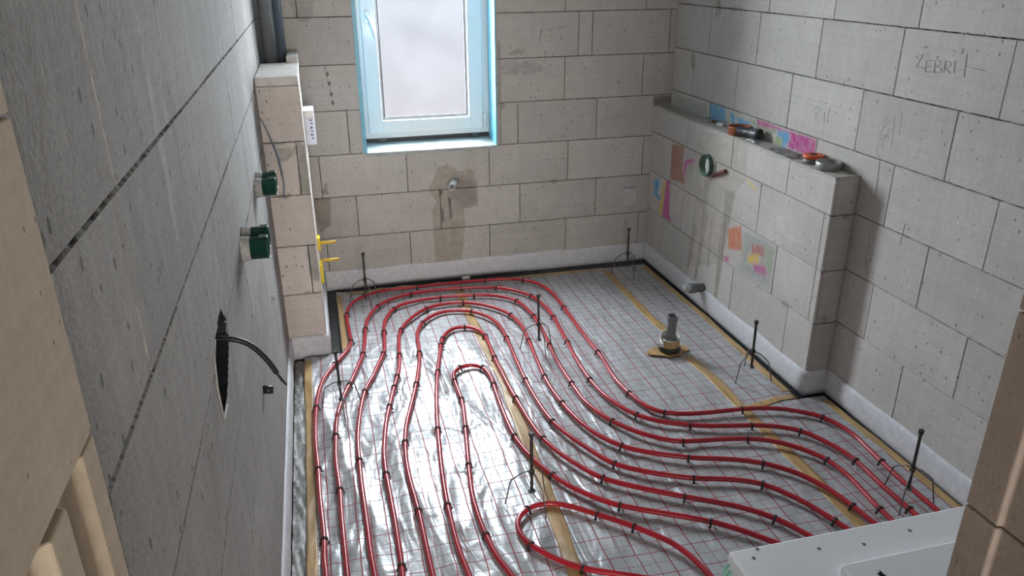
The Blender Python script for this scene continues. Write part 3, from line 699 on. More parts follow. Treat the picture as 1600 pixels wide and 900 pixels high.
bs = [(BW['plast'], (.395, .37, .32), .95, .012), (BW['dark'], (.27, .25, .215), .75, .02), (BW['gr'], (.47, .45, .42), .45, .01), (BW['tl'], (.40, .40, .37), .8, .015),
      (BW['dl'], DARK, .75, .012), (BW['dl2'], DARK, .6, .012), (BW['r1'], (.40, .395, .38), .6, .02), (BW['r0'], (.38, .37, .34), .7, .015),
      (BW['cor'], (.20, .20, .19), .8, .012), (BW['wsm'], (.55, .56, .58), .55, .012), (BW['edge'], (.34, .315, .285), .7, .008),
      (BW['slot1'], (.11, .105, .10), 1.0, .004), (BW['slot3'], (.13, .125, .115), 1.0, .004), (BW['slot2'], (.11, .105, .10), 1.0, .004)]
bs += blobs(14, .2, 2.3, [bz + .25 * k for k in range(1, 8)], MORT, 3)
for (cx_, cz_) in ((.331, 1.268), (.337, 1.218), (.342, 1.158), (.345, 1.112)):
    bs.append(([(cx_ + .009 * math.cos(t), cz_ + .012 * math.sin(t)) for t in np.linspace(0, 6.28, 9)[:-1]], (.14, .135, .125), 1.0, .006))
bs.append(([(.318, 1.31), (.324, 1.31), (.350, 1.07), (.346, 1.07)], (.16, .155, .145), .9, .006))
bc = [(BW['bl'], (.10, .16, .36), .7, .004)]
wb = struct(wall('wall_back', rows, lambda u, v, d: (u, D - d, v), MAT['block'], 0.012, (WX0, WX1, WZ0, WZ1), stain=bs, chalk=bc,
                 fine=(.27, 1.25, .1, 1.30, .007)))

# --- right wall (u = y, v = z)
rz = 0.097
offs = {-1: .48, 0: .232, 1: .473, 2: .231, 3: .482, 4: .229, 5: .061, 6: .494, 7: .23, 8: .48, 9: .23, 10: .48}
rows = []
for k in range(-1, 11):
    rows.append((rz + .25 * (k - 1) if k > -1 else -.03, min(rz + .25 * k, ZC + .02), None)) if False else None
for k in range(0, 12):
    lo = -0.03 if k == 0 else rz + .25 * (k - 1)
    hi = min(rz + .25 * k, ZC + .02)
    rows.append((lo, hi, row_joints(YF0, D, offs.get(k - 1, .25))))
CB, CM, CG, CGR = (.07, .33, .60), (.46, .045, .25), (.25, .33, .17), (.33, .40, .10)
rc = [(RWP['b1'], CB, .8, .012), (RWP['b2'], CB, .95, .006), (RWP['b3'], CB, .75, .012), (RWP['g1'], CG, .6, .01), (RWP['m1'], CM, .95, .008),
      (RWP['g2'], CG, .8, .008), (RWP['b4'], CB, .9, .008), (RWP['g3'], CGR, .85, .008)]
rs_ = [(RWP['st'], MORT, .8, .012), (RWP['st2'], MORT, .75, .012), (RWP['st3'], (.42, .41, .375), .7, .012)]
rs_ += blobs(16, 1.4, 4.3, [rz + .25 * k for k in range(0, 7)], (.43, .415, .385), 11, .07, .018)
wr = struct(wall('wall_right', rows, lambda u, v, d: (RW - d, u, v), MAT['block'], 0.013, stain=rs_, chalk=rc, fine=(2.9, 4.05, 1.0, 1.09, .006)))

# --- left wall with the cut-out for the cable
lz = 0.077
SLOT = [(1.672, 1.128), (1.60, 1.126), (1.53, 1.118), (1.488, 1.098), (1.466, 1.045), (1.476, .968), (1.54, .966), (1.60, .978), (1.68, 1.012), (1.728, 1.04), (1.715, 1.09)]
offl = [.235, .31, .09, .31, .24, .0, .02, .27, .03, .27, .03]
rows = []
for k in range(0, 12):
    lo = -0.03 if k == 0 else lz + .25 * (k - 1)
    hi = min(lz + .25 * k, ZC + .02)
    rows.append((lo, hi, row_joints(YF0, D, (.3 if k == 0 else [.31, .09, .31, .235, .235, .0, .02, .27, .03, .27, .03][k - 1]))))
ls_ = blobs(10, .9, 3.6, [lz + .25 * k for k in range(1, 8)], (.41, .40, .385), 21, .02, .16)
ls_ += blobs(7, 1.0, 3.6, [lz + .25 * k for k in range(1, 8)], (.26, .255, .24), 22, .03, .05)
for (jy, a, b) in ((1.02, 1.585, 1.82), (1.52, 1.585, 1.82), (2.02, 1.585, 1.82), (1.00, 1.34, 1.43), (1.50, 1.335, 1.52), (2.0, 1.33, 1.57), (1.235, 1.09, 1.2), (2.52, 1.58, 1.82), (2.5, 1.33, 1.57), (1.735, 1.13, 1.32)):
    ls_.append(([(jy - .006, a), (jy + .012, a), (jy + .010, b), (jy - .004, b)], (.43, .42, .40), .62, .006))
wl = struct(wall('wall_left', rows, lambda u, v, d: (d, u, v), MAT['block_shaded'], 0.013, bev=.0018, hole=SLOT, stain=ls_, fine=(1.2, 1.95, .83, 1.32, .008), gap=0.0019, rag=.0024))

# --- low wall (installation wall) on the right: front, end and top in one mesh
hz = [-.03, .093, .343, .593, .843, 1.005]
HE = 2.660
jf = [[3.6, 4.1, 3.1, 2.86], [2.862, 3.369, 3.87, 4.365], [2.705, 3.008, 3.5, 4.0], [2.705, 3.2, 3.7, 4.201], [2.999, 3.5, 4.012]]
rows = [(hz[i], hz[i + 1], sorted([HE] + jf[i] + [D])) for i in range(5)]
LT, MG, YL = (.18, .26, .25), (.48, .05, .25), (.70, .48, .05)
hs = [(HWP['plast'], PLAS, .9, .012)] + [(HWP['drk%d' % i], (.35, .325, .285), .9, .006) for i in range(7)]
hs += blobs(10, 2.7, 4.4, hz[1:5], MORT, 31, .05, .02)
hc = [(HWP['brown'], (.34, .145, .085), .9, .006), (HWP['mag1'], MG, .85, .006), (HWP['grn1'], (.36, .40, .24), .6, .01), (HWP['blue1'], (.08, .33, .60), .95, .006),
      (HWP['yel1'], YL, .95, .004), (HWP['mag2'], MG, .9, .006), (HWP['yel2'], (.66, .55, .14), .75, .006), (HWP['org'], (.58, .16, .05), .85, .012),
      (HWP["teal"], LT, .5, .03), (HWP['red'], (.42, .08, .05), .8, .012), (HWP['yel3'], YL, .9, .012), (HWP['mag3'], MG, .85, .012), (HWP['grn2'], (.24, .36, .12), .6, .012),
      (HWP['pnk'], MG, .7, .008), (HWP['wht'], (.72, .72, .68), .45, .01)]
wh = struct(wall('wall_low', rows, lambda u, v, d: (HWX - d, u, v), MAT['block'], 0.007, stain=hs, chalk=hc))
rows = [(hz[i], hz[i + 1], [HWX, RW]) for i in range(5)]
struct(wall('wall_low_end', rows, lambda u, v, d: (u, HE - d, v), MAT['block'], 0.012, parent=wh, stain=blobs(3, 2.3, 2.4, hz[1:5], MORT, 41)))
rows = [(HWX, RW, [HE, 3.0, 3.5, 4.012, D])]
struct(wall('wall_low_top', rows, lambda u, v, d: (v, u, 1.005 + d), MAT['block'], 0.012, parent=wh, stain=blobs(6, 2.7, 4.4, [2.35], GREY, 42)))

# --- corner pier on the left: front, side
pz = [-.03, .085, .335, .585, .835, 1.085, 1.335]
rows = [(pz[i], pz[i + 1], ([0, .145, PX] if i in (2, 4) else [0, PX])) for i in range(6)]
pst = [(PRP['g1'], (.36, .36, .32), .8, .012), (PRP['g2'], (.40, .395, .36), .6, .012), (PRP['g3'], (.40, .39, .36), .7, .012)]
pst += blobs(8, .02, .18, pz[1:], MORT, 51, .04, .02)
wp = struct(wall('wall_pier', rows, lambda u, v, d: (u, PY - d, v), MAT['block_pier_lit'], 0.008, stain=pst))
rows = [(pz[i], pz[i + 1], [PY, 4.05 if i % 2 else 3.85, D]) for i in range(6)]
struct(wall('wall_pier_side', rows, lambda u, v, d: (PX + d, u, v), MAT['block_pier_lit'], 0.012, parent=wp, stain=blobs(6, 3.7, 4.4, pz[1:], MORT, 52)))
m = MB()
m.prism([(0.002, PY - .004), (PX + .002, PY - .004), (PX + .002, D), (0.131, D), (.131, 4.15), (0.002, 4.15)], lambda a, b, d: (a, b, d), 1.336, 1.374)
m.box(.131, PX + .002, 4.15, D, 1.374, 1.405)
cap = struct(m.build('pier_cap', plain('pale_cap_block', C(.60, .58, .55), .9), wp, 0.003))
m = MB().box(0.0, .131, 4.15, D, 1.30, 1.336)
struct(m.build('pier_duct_floor', MAT['floor'], wp))

# --- door wall with the opening the photo is taken through
def front_piece(name, x0, x1, rows_z, prof, side):
    """blocks of the door wall; prof = reveal profile (y, depth) per course"""
    V = MB()
    for z0, z1, pr in rows_z:
        face = x1 if side > 0 else x0
        far = x0 if side > 0 else x1
        pts = [(face - side * dp, y) for (y, dp) in pr]
        poly = [(far, YF1)] + pts + [(far, YF0)]
        V.prism(poly, lambda a, b, d: (a, b, d), z0 + .0015, z1 - .0015)
    return V


smooth_p = [(YF1, 0.0), (YF0, 0.0)]
tongue = [(YF1, 0.0), (YF1 - .032, 0.0), (YF1 - .037, .009), (YF1 - .088, .009), (YF1 - .094, -.004), (YF1 - .13, -.004), (YF1 - .137, .009), (YF1 - .185, .009), (YF1 - .19, 0.0), (YF0, 0.0)]
tongue_r = [(YF1, 0.0), (YF1 - .045, 0.0), (YF1 - .047, .006), (YF1 - .12, .006), (YF1 - .122, 0), (YF0, 0.0)]


def jamb(name, x0, x1, side, zj, kinds):
    m = front_piece(name, x0, x1, [(zj[i], zj[i + 1], kinds[i]) for i in range(len(zj) - 1)], None, side)
    o = m.build(name, MAT['block_jamb_lit'])
    me = o.data
    n = len(me.vertices)
    co = np.zeros(n * 3, np.float32)
    me.vertices.foreach_get('co', co)
    co = co.reshape(-1, 3)
    for nm, typ, arr in (('wuv', 'FLOAT_VECTOR', np.c_[co[:, 1] + co[:, 0] * .7, co[:, 2], co[:, 0]]), ('tone', 'FLOAT', np.full(n, 1.0)), ('joint', 'FLOAT', np.zeros(n)),
                         ('stain', 'FLOAT_COLOR', np.zeros((n, 4))), ('chalk', 'FLOAT_COLOR', np.zeros((n, 4)))):
        a = me.attributes.new(nm, typ, 'POINT')
        a.data.foreach_set({'FLOAT': 'value', 'FLOAT_VECTOR': 'vector', 'FLOAT_COLOR': 'color'}[typ], np.asarray(arr, np.float32).ravel())
    b = o.modifiers.new('bevel', 'BEVEL')
    b.width = .0022
    b.segments = 2
    b.limit_method = 'ANGLE'
    return struct(o)


zl = [-.03, .243, .493, .743, .993, 1.243, 1.4935, 1.7435, 1.9935, 2.13]
jamb('wall_front_left', -1.8, JL, 1, zl, [tongue] * 6 + [smooth_p] * 3)
zr_ = [-.03, .243, .493, .743, .993, 1.243, 1.493, 1.743, 1.993, 2.13]
jamb('wall_front_right', JR, 3.2, -1, zr_, [tongue_r] * 9)
bpy.data.objects['wall_front_right'].data.materials[0] = MAT['block_jamb_shaded']
struct(MB().box(-1.8, 3.2, YF0, YF1, 2.13, ZC).build('wall_front_lintel', MAT['plaster']))
m = MB().box(JR + .012, JR + .3, YF0 + .01, YF1 - .003, 1.236, 1.250)
struct(m.build('mortar_bed', MAT['concrete'], bpy.data.objects['wall_front_right']))

# --- floor, ceiling, hall
struct(MB().box(-1.9, 3.3, -5.6, D + .4, -.12, -.022).build('floor', MAT['floor']))
struct(MB().box(-1.9, 3.3, -5.6, D + .4, ZC, ZC + .1).build('ceiling', MAT['concrete']))
struct(MB().box(-1.9, -1.8, -5.6, YF1, -.05, ZC).build('wall_hall_left', MAT['plaster']))
struct(MB().box(3.2, 3.3, -5.6, YF1, -.05, ZC).build('wall_hall_right', MAT['plaster']))
struct(MB().box(-1.9, 3.3, -5.7, -5.6, -.05, ZC).build('wall_hall_back', MAT['plaster']))


# --- edge strips of white foam at the foot of the walls
def skirting(name, path, inward):
    prof = [(.001, .106), (.006, .106), (.010, .100), (.014, .088), (.016, .06), (.017, .03), (.0165, .012), (.013, -.004), (.004, -.018), (.001, -.020)]
    P = np.array(path, float)
    T = []
    V, F = [], []
    dens = []
    for i in range(len(P) - 1):
        L = np.linalg.norm(P[i + 1] - P[i])
        n = max(2, int(L / .05))
        for k in range(n):
            dens.append((P[i] + (P[i + 1] - P[i]) * k / n, i))
    dens.append((P[-1], len(P) - 2))
    segn = [np.array([-(P[i + 1] - P[i])[1], (P[i + 1] - P[i])[0]]) / np.linalg.norm(P[i + 1] - P[i]) * inward for i in range(len(P) - 1)]
    m = MB()
    vs = []
    for j, (p, i) in enumerate(dens):
        nrm = segn[i]
        for q in range(1, len(P) - 1):
            if np.allclose(p, P[q]):
                nrm = segn[q - 1] + segn[q]
        w = 1 + .10 * math.sin(j * 1.3) * random.random()
        for (d, z) in prof:
            zz = z + (.003 * math.sin(j * .7 + 1) if z > .08 else 0)
            vs.append((p[0] + nrm[0] * d * w, p[1] + nrm[1] * d * w, zz))
    n = len(prof)
    fs = [(j * n + k, j * n + k + 1, (j + 1) * n + k + 1, (j + 1) * n + k) for j in range(len(dens) - 1) for k in range(n - 1)]
    m.add(vs, fs, True)
    return struct(m.build(name, MAT['foam']))


skirting('baseboard_back', [(PX + .02, D), (HWX - .018, D)], -1)
skirting('baseboard_right', [(HWX, D), (HWX, HE), (RW, HE)], -1)
skirting('baseboard_right_near', [(RW, HE - .016), (RW, YF1)], -1)
skirting('baseboard_left', [(0, YF1), (0, PY - .02)], -1)
skirting('baseboard_pier', [(0.015, PY), (PX, PY), (PX, D)], -1)

# ------------------------------------------------------------------ window
w = struct(empty('window_1', ((WX0 + WX1) / 2, D + .25, WZ0)))


def wpart(name, mb, mat, bevel=0, parent=None):
    o = mb.build(name, mat, None, bevel)
    o.parent = parent or w
    o.matrix_parent_inverse = (Matrix.Translation(w.location)).inverted() if parent is None else Matrix()
    return o


YW = D + .18
FZ0 = .858


def ring_frame(x0, x1, z0, z1, wl_, wr_, wb_, wt_, y0, y1):
    m = MB()
    m.box(x0, x0 + wl_, y0, y1, z0, z1)
    m.box(x1 - wr_, x1, y0, y1, z0, z1)
    m.box(x0 + wl_, x1 - wr_, y0, y1, z0, z0 + wb_)
    m.box(x0 + wl_, x1 - wr_, y0, y1, z1 - wt_, z1)
    return m


wpart('outer_frame', ring_frame(WX0, WX1, FZ0, WZ1, .06, .06, .045, .06, YW + .012, YW + .09), MAT['pvc'], .004)
wpart('sash', ring_frame(WX0 + .042, WX1 - .042, FZ0 + .030, WZ1 - .045, .085, .085, .075, .085, YW - .004, YW + .07), MAT['pvc'], .006)
gx0, gx1, gz0, gz1 = WX0 + .127, WX1 - .127, FZ0 + .105, WZ1 - .13
wpart('glazing_bead', ring_frame(gx0, gx1, gz0, gz1, .012, .012, .012, .012, YW + .013, YW + .018), plain('grey_glazing_bead', C(.42, .45, .47), .4, bump=0), .001)
wpart('gasket', ring_frame(gx0 + .010, gx1 - .010, gz0 + .010, gz1 - .010, .007, .007, .007, .007, YW + .017, YW + .0205), MAT['gasket'])
wpart('glass', MB().box(gx0 + .01, gx1 - .01, YW + .021, YW + .027, gz0 + .01, gz1 - .01), MAT['glass'])
hm = MB().box(WX0 + .064, WX0 + .094, YW - .016, YW - .003, 1.515, 1.585)
wpart('handle_plate', hm, MAT['pvc'], .004)
hm = MB().tube([(WX0 + .079, YW - .012, 1.55), (WX0 + .079, YW - .05, 1.55), (WX0 + .084, YW - .056, 1.54), (WX0 + .098, YW - .057, 1.49), (WX0 + .112, YW - .057, 1.44)], .0095, 10)
wpart('handle', hm, MAT['pvc'])
wpart('hinge', MB().tube([(WX1 - .034, YW - .014, FZ0 + .03), (WX1 - .034, YW - .014, FZ0 + .12)], .010, 10), MAT['pvc'])
wpart('frame_foot', MB().box(WX0, WX1, YW + .02, YW + .08, FZ0 - .03, FZ0), MAT['gasket'])
for xx in (.60, 1.17):
    wpart('packer', MB().box(xx, xx + .04, YW - .002, YW + .05, FZ0 - .016, FZ0 - .002), MAT['pipe_dark'], .002)
m = MB()
m.prism([(D - .004, WZ0 - .02), (D - .004, WZ0), (YW + .08, FZ0 - .022), (YW + .08, WZ0 - .02)], lambda a, b, d: (d, a, b), WX0, WX1)
wpart('sill', m, MAT['sill'])
wpart('blue_film', MB().box(WX1 - .004, WX1 + .003, D - .006, YW + .02, WZ0, WZ1), MAT['blue_film'])
wpart('blue_film', MB().box(WX0 - .003, WX0 + .004, D - .006, YW + .02, WZ0, WZ1), MAT['blue_film'])
m = MB().box(WX0 - .012, WX0 + .010, D - .008, D - .002, WZ0 + .0, WZ1)
wpart('blue_film', m, MAT['blue_film'])
m = MB()
m.box(WX0 - .02, WX0 - .003, D + .001, YW + .09, WZ0 - .02, WZ1 + .02)
m.box(WX1 + .003, WX1 + .02, D + .001, YW + .09, WZ0 - .02, WZ1 + .02)
m.box(WX0 - .02, WX1 + .02, D + .001, YW + .09, WZ1, WZ1 + .02)
m.box(WX0 - .02, WX1 + .02, D + .001, YW + .09, WZ0 - .04, WZ0 - .021)
wpart('reveal', m, MAT['plaster'])

# ------------------------------------------------------------------ foil floor
_lat = rng.random((64, 64))


def vnoise(x, y):
    xi, yi = np.floor(x).astype(int), np.floor(y).astype(int)
    fx, fy = x - xi, y - yi
    fx, fy = fx * fx * (3 - 2 * fx), fy * fy * (3 - 2 * fy)
    g = lambda a, b: _lat[a % 64, b % 64]
    return (g(xi, yi) * (1 - fx) + g(xi + 1, yi) * fx) * (1 - fy) + (g(xi, yi + 1) * (1 - fx) + g(xi + 1, yi + 1) * fx) * fy


def arc_points(P):
    P = np.array(P, float)
    s = np.r_[0, np.cumsum(np.linalg.norm(np.diff(P, axis=0), axis=1))]
    return P, s


CLIP_POS = []
for pp, fr in zip(PIPES, CLIPS):
    P, s = arc_points(pp)
    for f in fr:
        t = f * s[-1]
        x, y = np.interp(t, s, P[:, 0]), np.interp(t, s, P[:, 1])
        x2, y2 = np.interp(t + .02, s, P[:, 0]), np.interp(t + .02, s, P[:, 1])
        x1, y1 = np.interp(t - .02, s, P[:, 0]), np.interp(t - .02, s, P[:, 1])
        CLIP_POS.append((x, y, math.atan2(y2 - y1, x2 - x1)))


_DR = .005
_NX, _NY = int(2.5 / _DR), int(4.6 / _DR)
_DIST = np.full((_NX, _NY), .2)


def mark_pipe(P):
    P, s = arc_points(P)
    for t in np.arange(0, s[-1], .004):
        x, y = np.interp(t, s, P[:, 0]), np.interp(t, s, P[:, 1])
        i, j = int(x / _DR), int(y / _DR)
        a0, a1, b0, b1 = max(0, i - 8), min(_NX, i + 9), max(0, j - 8), min(_NY, j + 9)
        if a1 <= a0 or b1 <= b0:
            continue
        gx, gy = np.meshgrid(np.arange(a0, a1) * _DR, np.arange(b0, b1) * _DR, indexing='ij')
        _DIST[a0:a1, b0:b1] = np.minimum(_DIST[a0:a1, b0:b1], np.hypot(gx - x, gy - y))


def pipe_dist(x, y):
    fx, fy = np.clip(x / _DR, 0, _NX - 2), np.clip(y / _DR, 0, _NY - 2)
    i, j = fx.astype(int), fy.astype(int)
    a, b = fx - i, fy - j
    return (_DIST[i, j] * (1 - a) + _DIST[i + 1, j] * a) * (1 - b) + (_DIST[i, j + 1] * (1 - a) + _DIST[i + 1, j + 1] * a) * b


def foil_h(x, y):
    x, y = np.asarray(x, float), np.asarray(y, float)
    left = np.clip((1.25 - x) / .5, .35, 1) * np.clip((4.3 - y) / .8, .5, 1)
    n = vnoise(x * 5.2 + y * .9, y * 1.6 + 3)
    r1 = 1 - np.abs(2 * n - 1)
    n2 = vnoise(x * 11 - y * 3 + 9, y * 4.5 + 20)
    r2 = 1 - np.abs(2 * n2 - 1)
    h = .0165 * r1 ** 2 * left + .0040 * r2 ** 2 * left + .0020 * vnoise(x * 18 + 4, y * 14 + 7)
    for i, (cx, cy, a) in enumerate(CLIP_POS):
        dx, dy = x - cx, y - cy
        r = np.hypot(dx, dy)
        m = r < .16
        if not np.any(m):
            continue
        th = np.arctan2(dy, dx) - a
        amp = .0060 * np.clip((1.5 - cx) / .8, .3, 1)
        cr = np.maximum(0, np.cos(2 * th + .6 * math.sin(i * 2.1))) ** 9 * .5 + np.maximum(0, np.cos(th * 3 + i)) ** 11
        h = h + np.where(m, amp * cr * np.exp(-r / .05) * np.clip(r / .015, 0, 1), 0)
    d = pipe_dist(x, y)
    return np.minimum(h - .0110, .0012 + np.maximum(0, d - .012) * .55)


def foil_sheet(name, x0, x1, y0, y1, label, step=.0085, cut=None):
    nx, ny = int((x1 - x0) / step), int((y1 - y0) / step)
    U, T = np.meshgrid(np.linspace(x0, x1, nx + 1), np.linspace(y0, y1, ny + 1))
    Z = foil_h(U, T)
    edge = np.zeros_like(U, bool)
    idx = np.arange(U.size).reshape(U.shape)
    f = np.stack([idx[:-1, :-1], idx[:-1, 1:], idx[1:, 1:], idx[1:, :-1]], -1).reshape(-1, 4)
    if cut:
        cu = ((U[:-1, :-1] + U[1:, 1:]) / 2).ravel()
        cv = ((T[:-1, :-1] + T[1:, 1:]) / 2).ravel()
        f = f[~((cu < cut[0]) & (cv > cut[1]))]
    # folded-down rim
    cnt = {}
    for q in f[:]:
        pass
    e = np.concatenate([f[:, [0, 1]], f[:, [1, 2]], f[:, [2, 3]], f[:, [3, 0]]])
    key = np.sort(e, 1)
    k1 = key[:, 0].astype(np.int64) * (U.size + 1) + key[:, 1]
    _, inv, c = np.unique(k1, return_inverse=True, return_counts=True)
    be = e[c[inv] == 1]
    V = np.stack([U, T, Z], -1).reshape(-1, 3)
    bv = np.unique(be)
    low = V[bv].copy()
    low[:, 2] = -.0215
    mp = -np.ones(len(V), int)
    mp[bv] = len(V) + np.arange(len(bv))
    ff = np.stack([be[:, 1], be[:, 0], mp[be[:, 0]], mp[be[:, 1]]], -1)
    o = raw_mesh(name, np.concatenate([V, low]), np.concatenate([f, ff]), MAT['foil'], None, True)
    me = o.data
    sm = np.ones(len(me.polygons), bool)
    sm[len(f):] = False
    me.polygons.foreach_set('use_smooth', sm)
    return tag(o, label, 'foil sheet', 'red gridded foil sheets on the floor')


# the pipes come first: the foil lies pressed down under them
PR, PZ = .0100, .0155
ORD = ['first', 'second', 'third', 'fourth', 'fifth', 'sixth', 'seventh', 'eighth', 'ninth', 'tenth', 'eleventh', 'twelfth', 'thirteenth', 'fourteenth',
       'fifteenth', 'sixteenth', 'seventeenth', 'eighteenth', 'nineteenth', 'twentieth']
PNAME = ['outermost', 'second outermost', 'third outermost', 'fourth outermost', 'fifth outermost', 'sixth outermost', 'seventh, innermost', 'short foreground']
PLAB = ['outermost red heating pipe curving past the window wall and low wall',
        'second outermost red heating pipe of the curved nest',
        'third outermost red heating pipe of the curved nest',
        'fourth outermost red heating pipe, middle of the curved nest',
        'fifth outermost red heating pipe of the curved nest',
        'sixth outermost red heating pipe, just around the innermost bend',
        'innermost red heating pipe with the tightest far bend',
        'short red pipe hairpin in the foreground beside the brown tape seam']


def extend(pp, ends):
    P = [tuple(p) for p in pp]
    return list(ends[0]) + P + list(ends[1])


def smooth_path(P, n=3):
    P = np.array(P, float)
    for _ in range(n):
        Q = [P[0]]
        for a, b in zip(P[:-1], P[1:]):
            Q += [a * .75 + b * .25, a * .25 + b * .75]
        Q.append(P[-1])
        P = np.array(Q)
        if len(P) > 1400:
            break
    return P


NEAR = YF1 + .05
for i, pp in enumerate(PIPES):
    a, b = np.array(pp[0]), np.array(pp[-1])
    if i < 7:
        da = a - np.array(pp[3])
        da /= np.linalg.norm(da)
        pre = [(a[0] + da[0] * .25, a[1] + da[1] * .25), (a[0] + da[0] * .35, a[1] - .5), (a[0] + da[0] * .35, NEAR)]
        pre = [p for p in reversed(pre)]
    else:
        da = a - np.array(pp[3])
        da /= np.linalg.norm(da)
        pre = [(a[0] + da[0] * .2 + .05, NEAR), (a[0] + da[0] * .2 + .04, a[1] - .5), (a[0] + da[0] * .2, a[1] + da[1] * .2)]
    db = b - np.array(pp[-4])
    db /= np.linalg.norm(db)
    if i == 7:
        post = [(b[0] + db[0] * .12, b[1] + db[1] * .12), (b[0] + .19, b[1] - .30), (b[0] + .20, NEAR)]
    else:
        q = (min(b[0] + db[0] * .14, 2.335), b[1] + db[1] * .14)
        q2 = (min(q[0] + db[0] * .07, 2.34), q[1] - .12)
        post = [q, q2, (q2[0], NEAR)]
    P2 = smooth_path(extend(pp, (pre, post)), 2)
    mark_pipe(P2)
    o = MB().tube(np.c_[P2, np.full(len(P2), PZ)], PR, 12).build('heating_pipe', MAT['pipe'])
    tag(o, PLAB[i], 'pipe', 'red underfloor heating pipe runs')

foil_sheet('foil_sheet', .066, .962, YF1 + .02, 4.415, 'crumpled gridded foil sheet along left wall under the parallel pipes', cut=(.25, 3.592))
foil_sheet('foil_sheet', .962, 1.957, YF1 + .02, 4.39, 'wide middle gridded foil sheet between the two long brown tape seams')
foil_sheet('foil_sheet', 1.957, 2.243, 2.625, 4.38, 'narrow gridded foil sheet beside the low wall around drain stub')
foil_sheet('foil_sheet', 1.957, 2.372, YF1 + .02, 2.618, 'gridded foil sheet at foot of right wall near the polystyrene')


def film_strip():
    ys = np.linspace(YF1 + .03, 3.58, 260)
    us = np.linspace(0, 1, 8)
    U, Y = np.meshgrid(us, ys)
    X = .019 + U * .046
    Z = -.017 + .012 * vnoise(Y * 22 + U * 3, U * 4 + 5) + .010 * np.abs(vnoise(Y * 45 + 7, U * 6 + Y * 9) - .5)
    idx = np.arange(U.size).reshape(U.shape)
    f = np.stack([idx[:-1, :-1], idx[:-1, 1:], idx[1:, 1:], idx[1:, :-1]], -1).reshape(-1, 4)
    o = raw_mesh('film_strip', np.stack([X, Y, Z], -1).reshape(-1, 3), f, plain('grey_crumpled_film', C(.27, .27, .255), .45, .0, var=.2, scale=60, bump=.4), None, True)
    return tag(o, 'crumpled grey film strip in the gap along the left wall', 'film')


film_strip()


def tape_strip(path, width, label, lift=.0016, name='tape_strip'):
    P, s = arc_points(path)
    n = int(s[-1] / .012) + 2
    t = np.linspace(0, s[-1], n)
    cx, cy = np.interp(t, s, P[:, 0]), np.interp(t, s, P[:, 1])
    k = np.ones(9) / 9
    if n > 30:
        cx = np.convolve(np.pad(cx, 4, 'edge'), k, 'valid')
        cy = np.convolve(np.pad(cy, 4, 'edge'), k, 'valid')
    tx, ty = np.gradient(cx), np.gradient(cy)
    L = np.hypot(tx, ty)
    nx, ny = -ty / L, tx / L
    m = 7
    off = np.linspace(-.5, .5, m)
    wv = width * (1 + .05 * np.sin(t * 9) + .04 * np.sin(t * 23))
    X = cx[:, None] + nx[:, None] * off * wv[:, None]
    Y = cy[:, None] + ny[:, None] * off * wv[:, None]
    Z = foil_h(X, Y) + lift
    idx = np.arange(X.size).reshape(X.shape)
    f = np.stack([idx[:-1, :-1], idx[:-1, 1:], idx[1:, 1:], idx[1:, :-1]], -1).reshape(-1, 4)
    # a thin solid strip
    V = np.stack([X, Y, Z], -1).reshape(-1, 3)
    V2 = V.copy()
    V2[:, 2] -= .0009
    rim = np.r_[idx[0, :], idx[1:, -1], idx[-1, -2::-1], idx[-2:0:-1, 0]]
    r2 = np.roll(rim, -1)
    side = np.stack([r2, rim, rim + len(V), r2 + len(V)], -1)
    o = raw_mesh(name, np.concatenate([V, V2]), np.concatenate([f, f[:, ::-1] + len(V), side]), MAT['tape'], None, True)
    return tag(o, label, 'tape', 'brown tape strips on the foil')


tape_strip([(.990, 4.36), (.972, 3.95), (.985, 3.14), (.945, 2.30), (.915, 1.83), (.90, .65)], .052, 'long brown tape seam running from window wall under the pipe loops')
tape_strip([(1.955, 4.36), (1.945, 3.6), (1.957, 3.30)], .050, 'brown tape seam from the back wall to the drain stub')
tape_strip([(1.935, 3.13), (1.957, 2.9), (1.958, 2.6), (1.965, 2.15), (1.960, 1.8), (1.96, .65)], .052, 'brown tape seam from drain stub towards the white polystyrene block')
tape_strip([(1.98, 2.612), (2.10, 2.632), (2.235, 2.648)], .038, 'short crosswise brown tape piece at the low wall corner', .0026)
tape_strip([(2.222, 4.36), (2.238, 3.6), (2.226, 2.68)], .036, 'brown edge tape along foot of the low wall')
tape_strip([(2.352, 2.60), (2.36, 2.14), (2.366, 1.8), (2.36, .65)], .036, 'brown edge tape along foot of the right wall')
tape_strip([(.083, 3.57), (.086, 2.7), (.086, 2.0), (.084, .65)], .036, 'brown edge tape along foot of the left wall')
tape_strip([(.268, 4.38), (.272, 4.0), (.268, 3.62)], .030, 'short brown edge tape beside the corner pier')
tape_strip([(.30, 4.392), (.90, 4.385), (1.40, 4.37), (1.93, 4.362)], .034, 'brown edge tape along foot of the window wall', .0026)

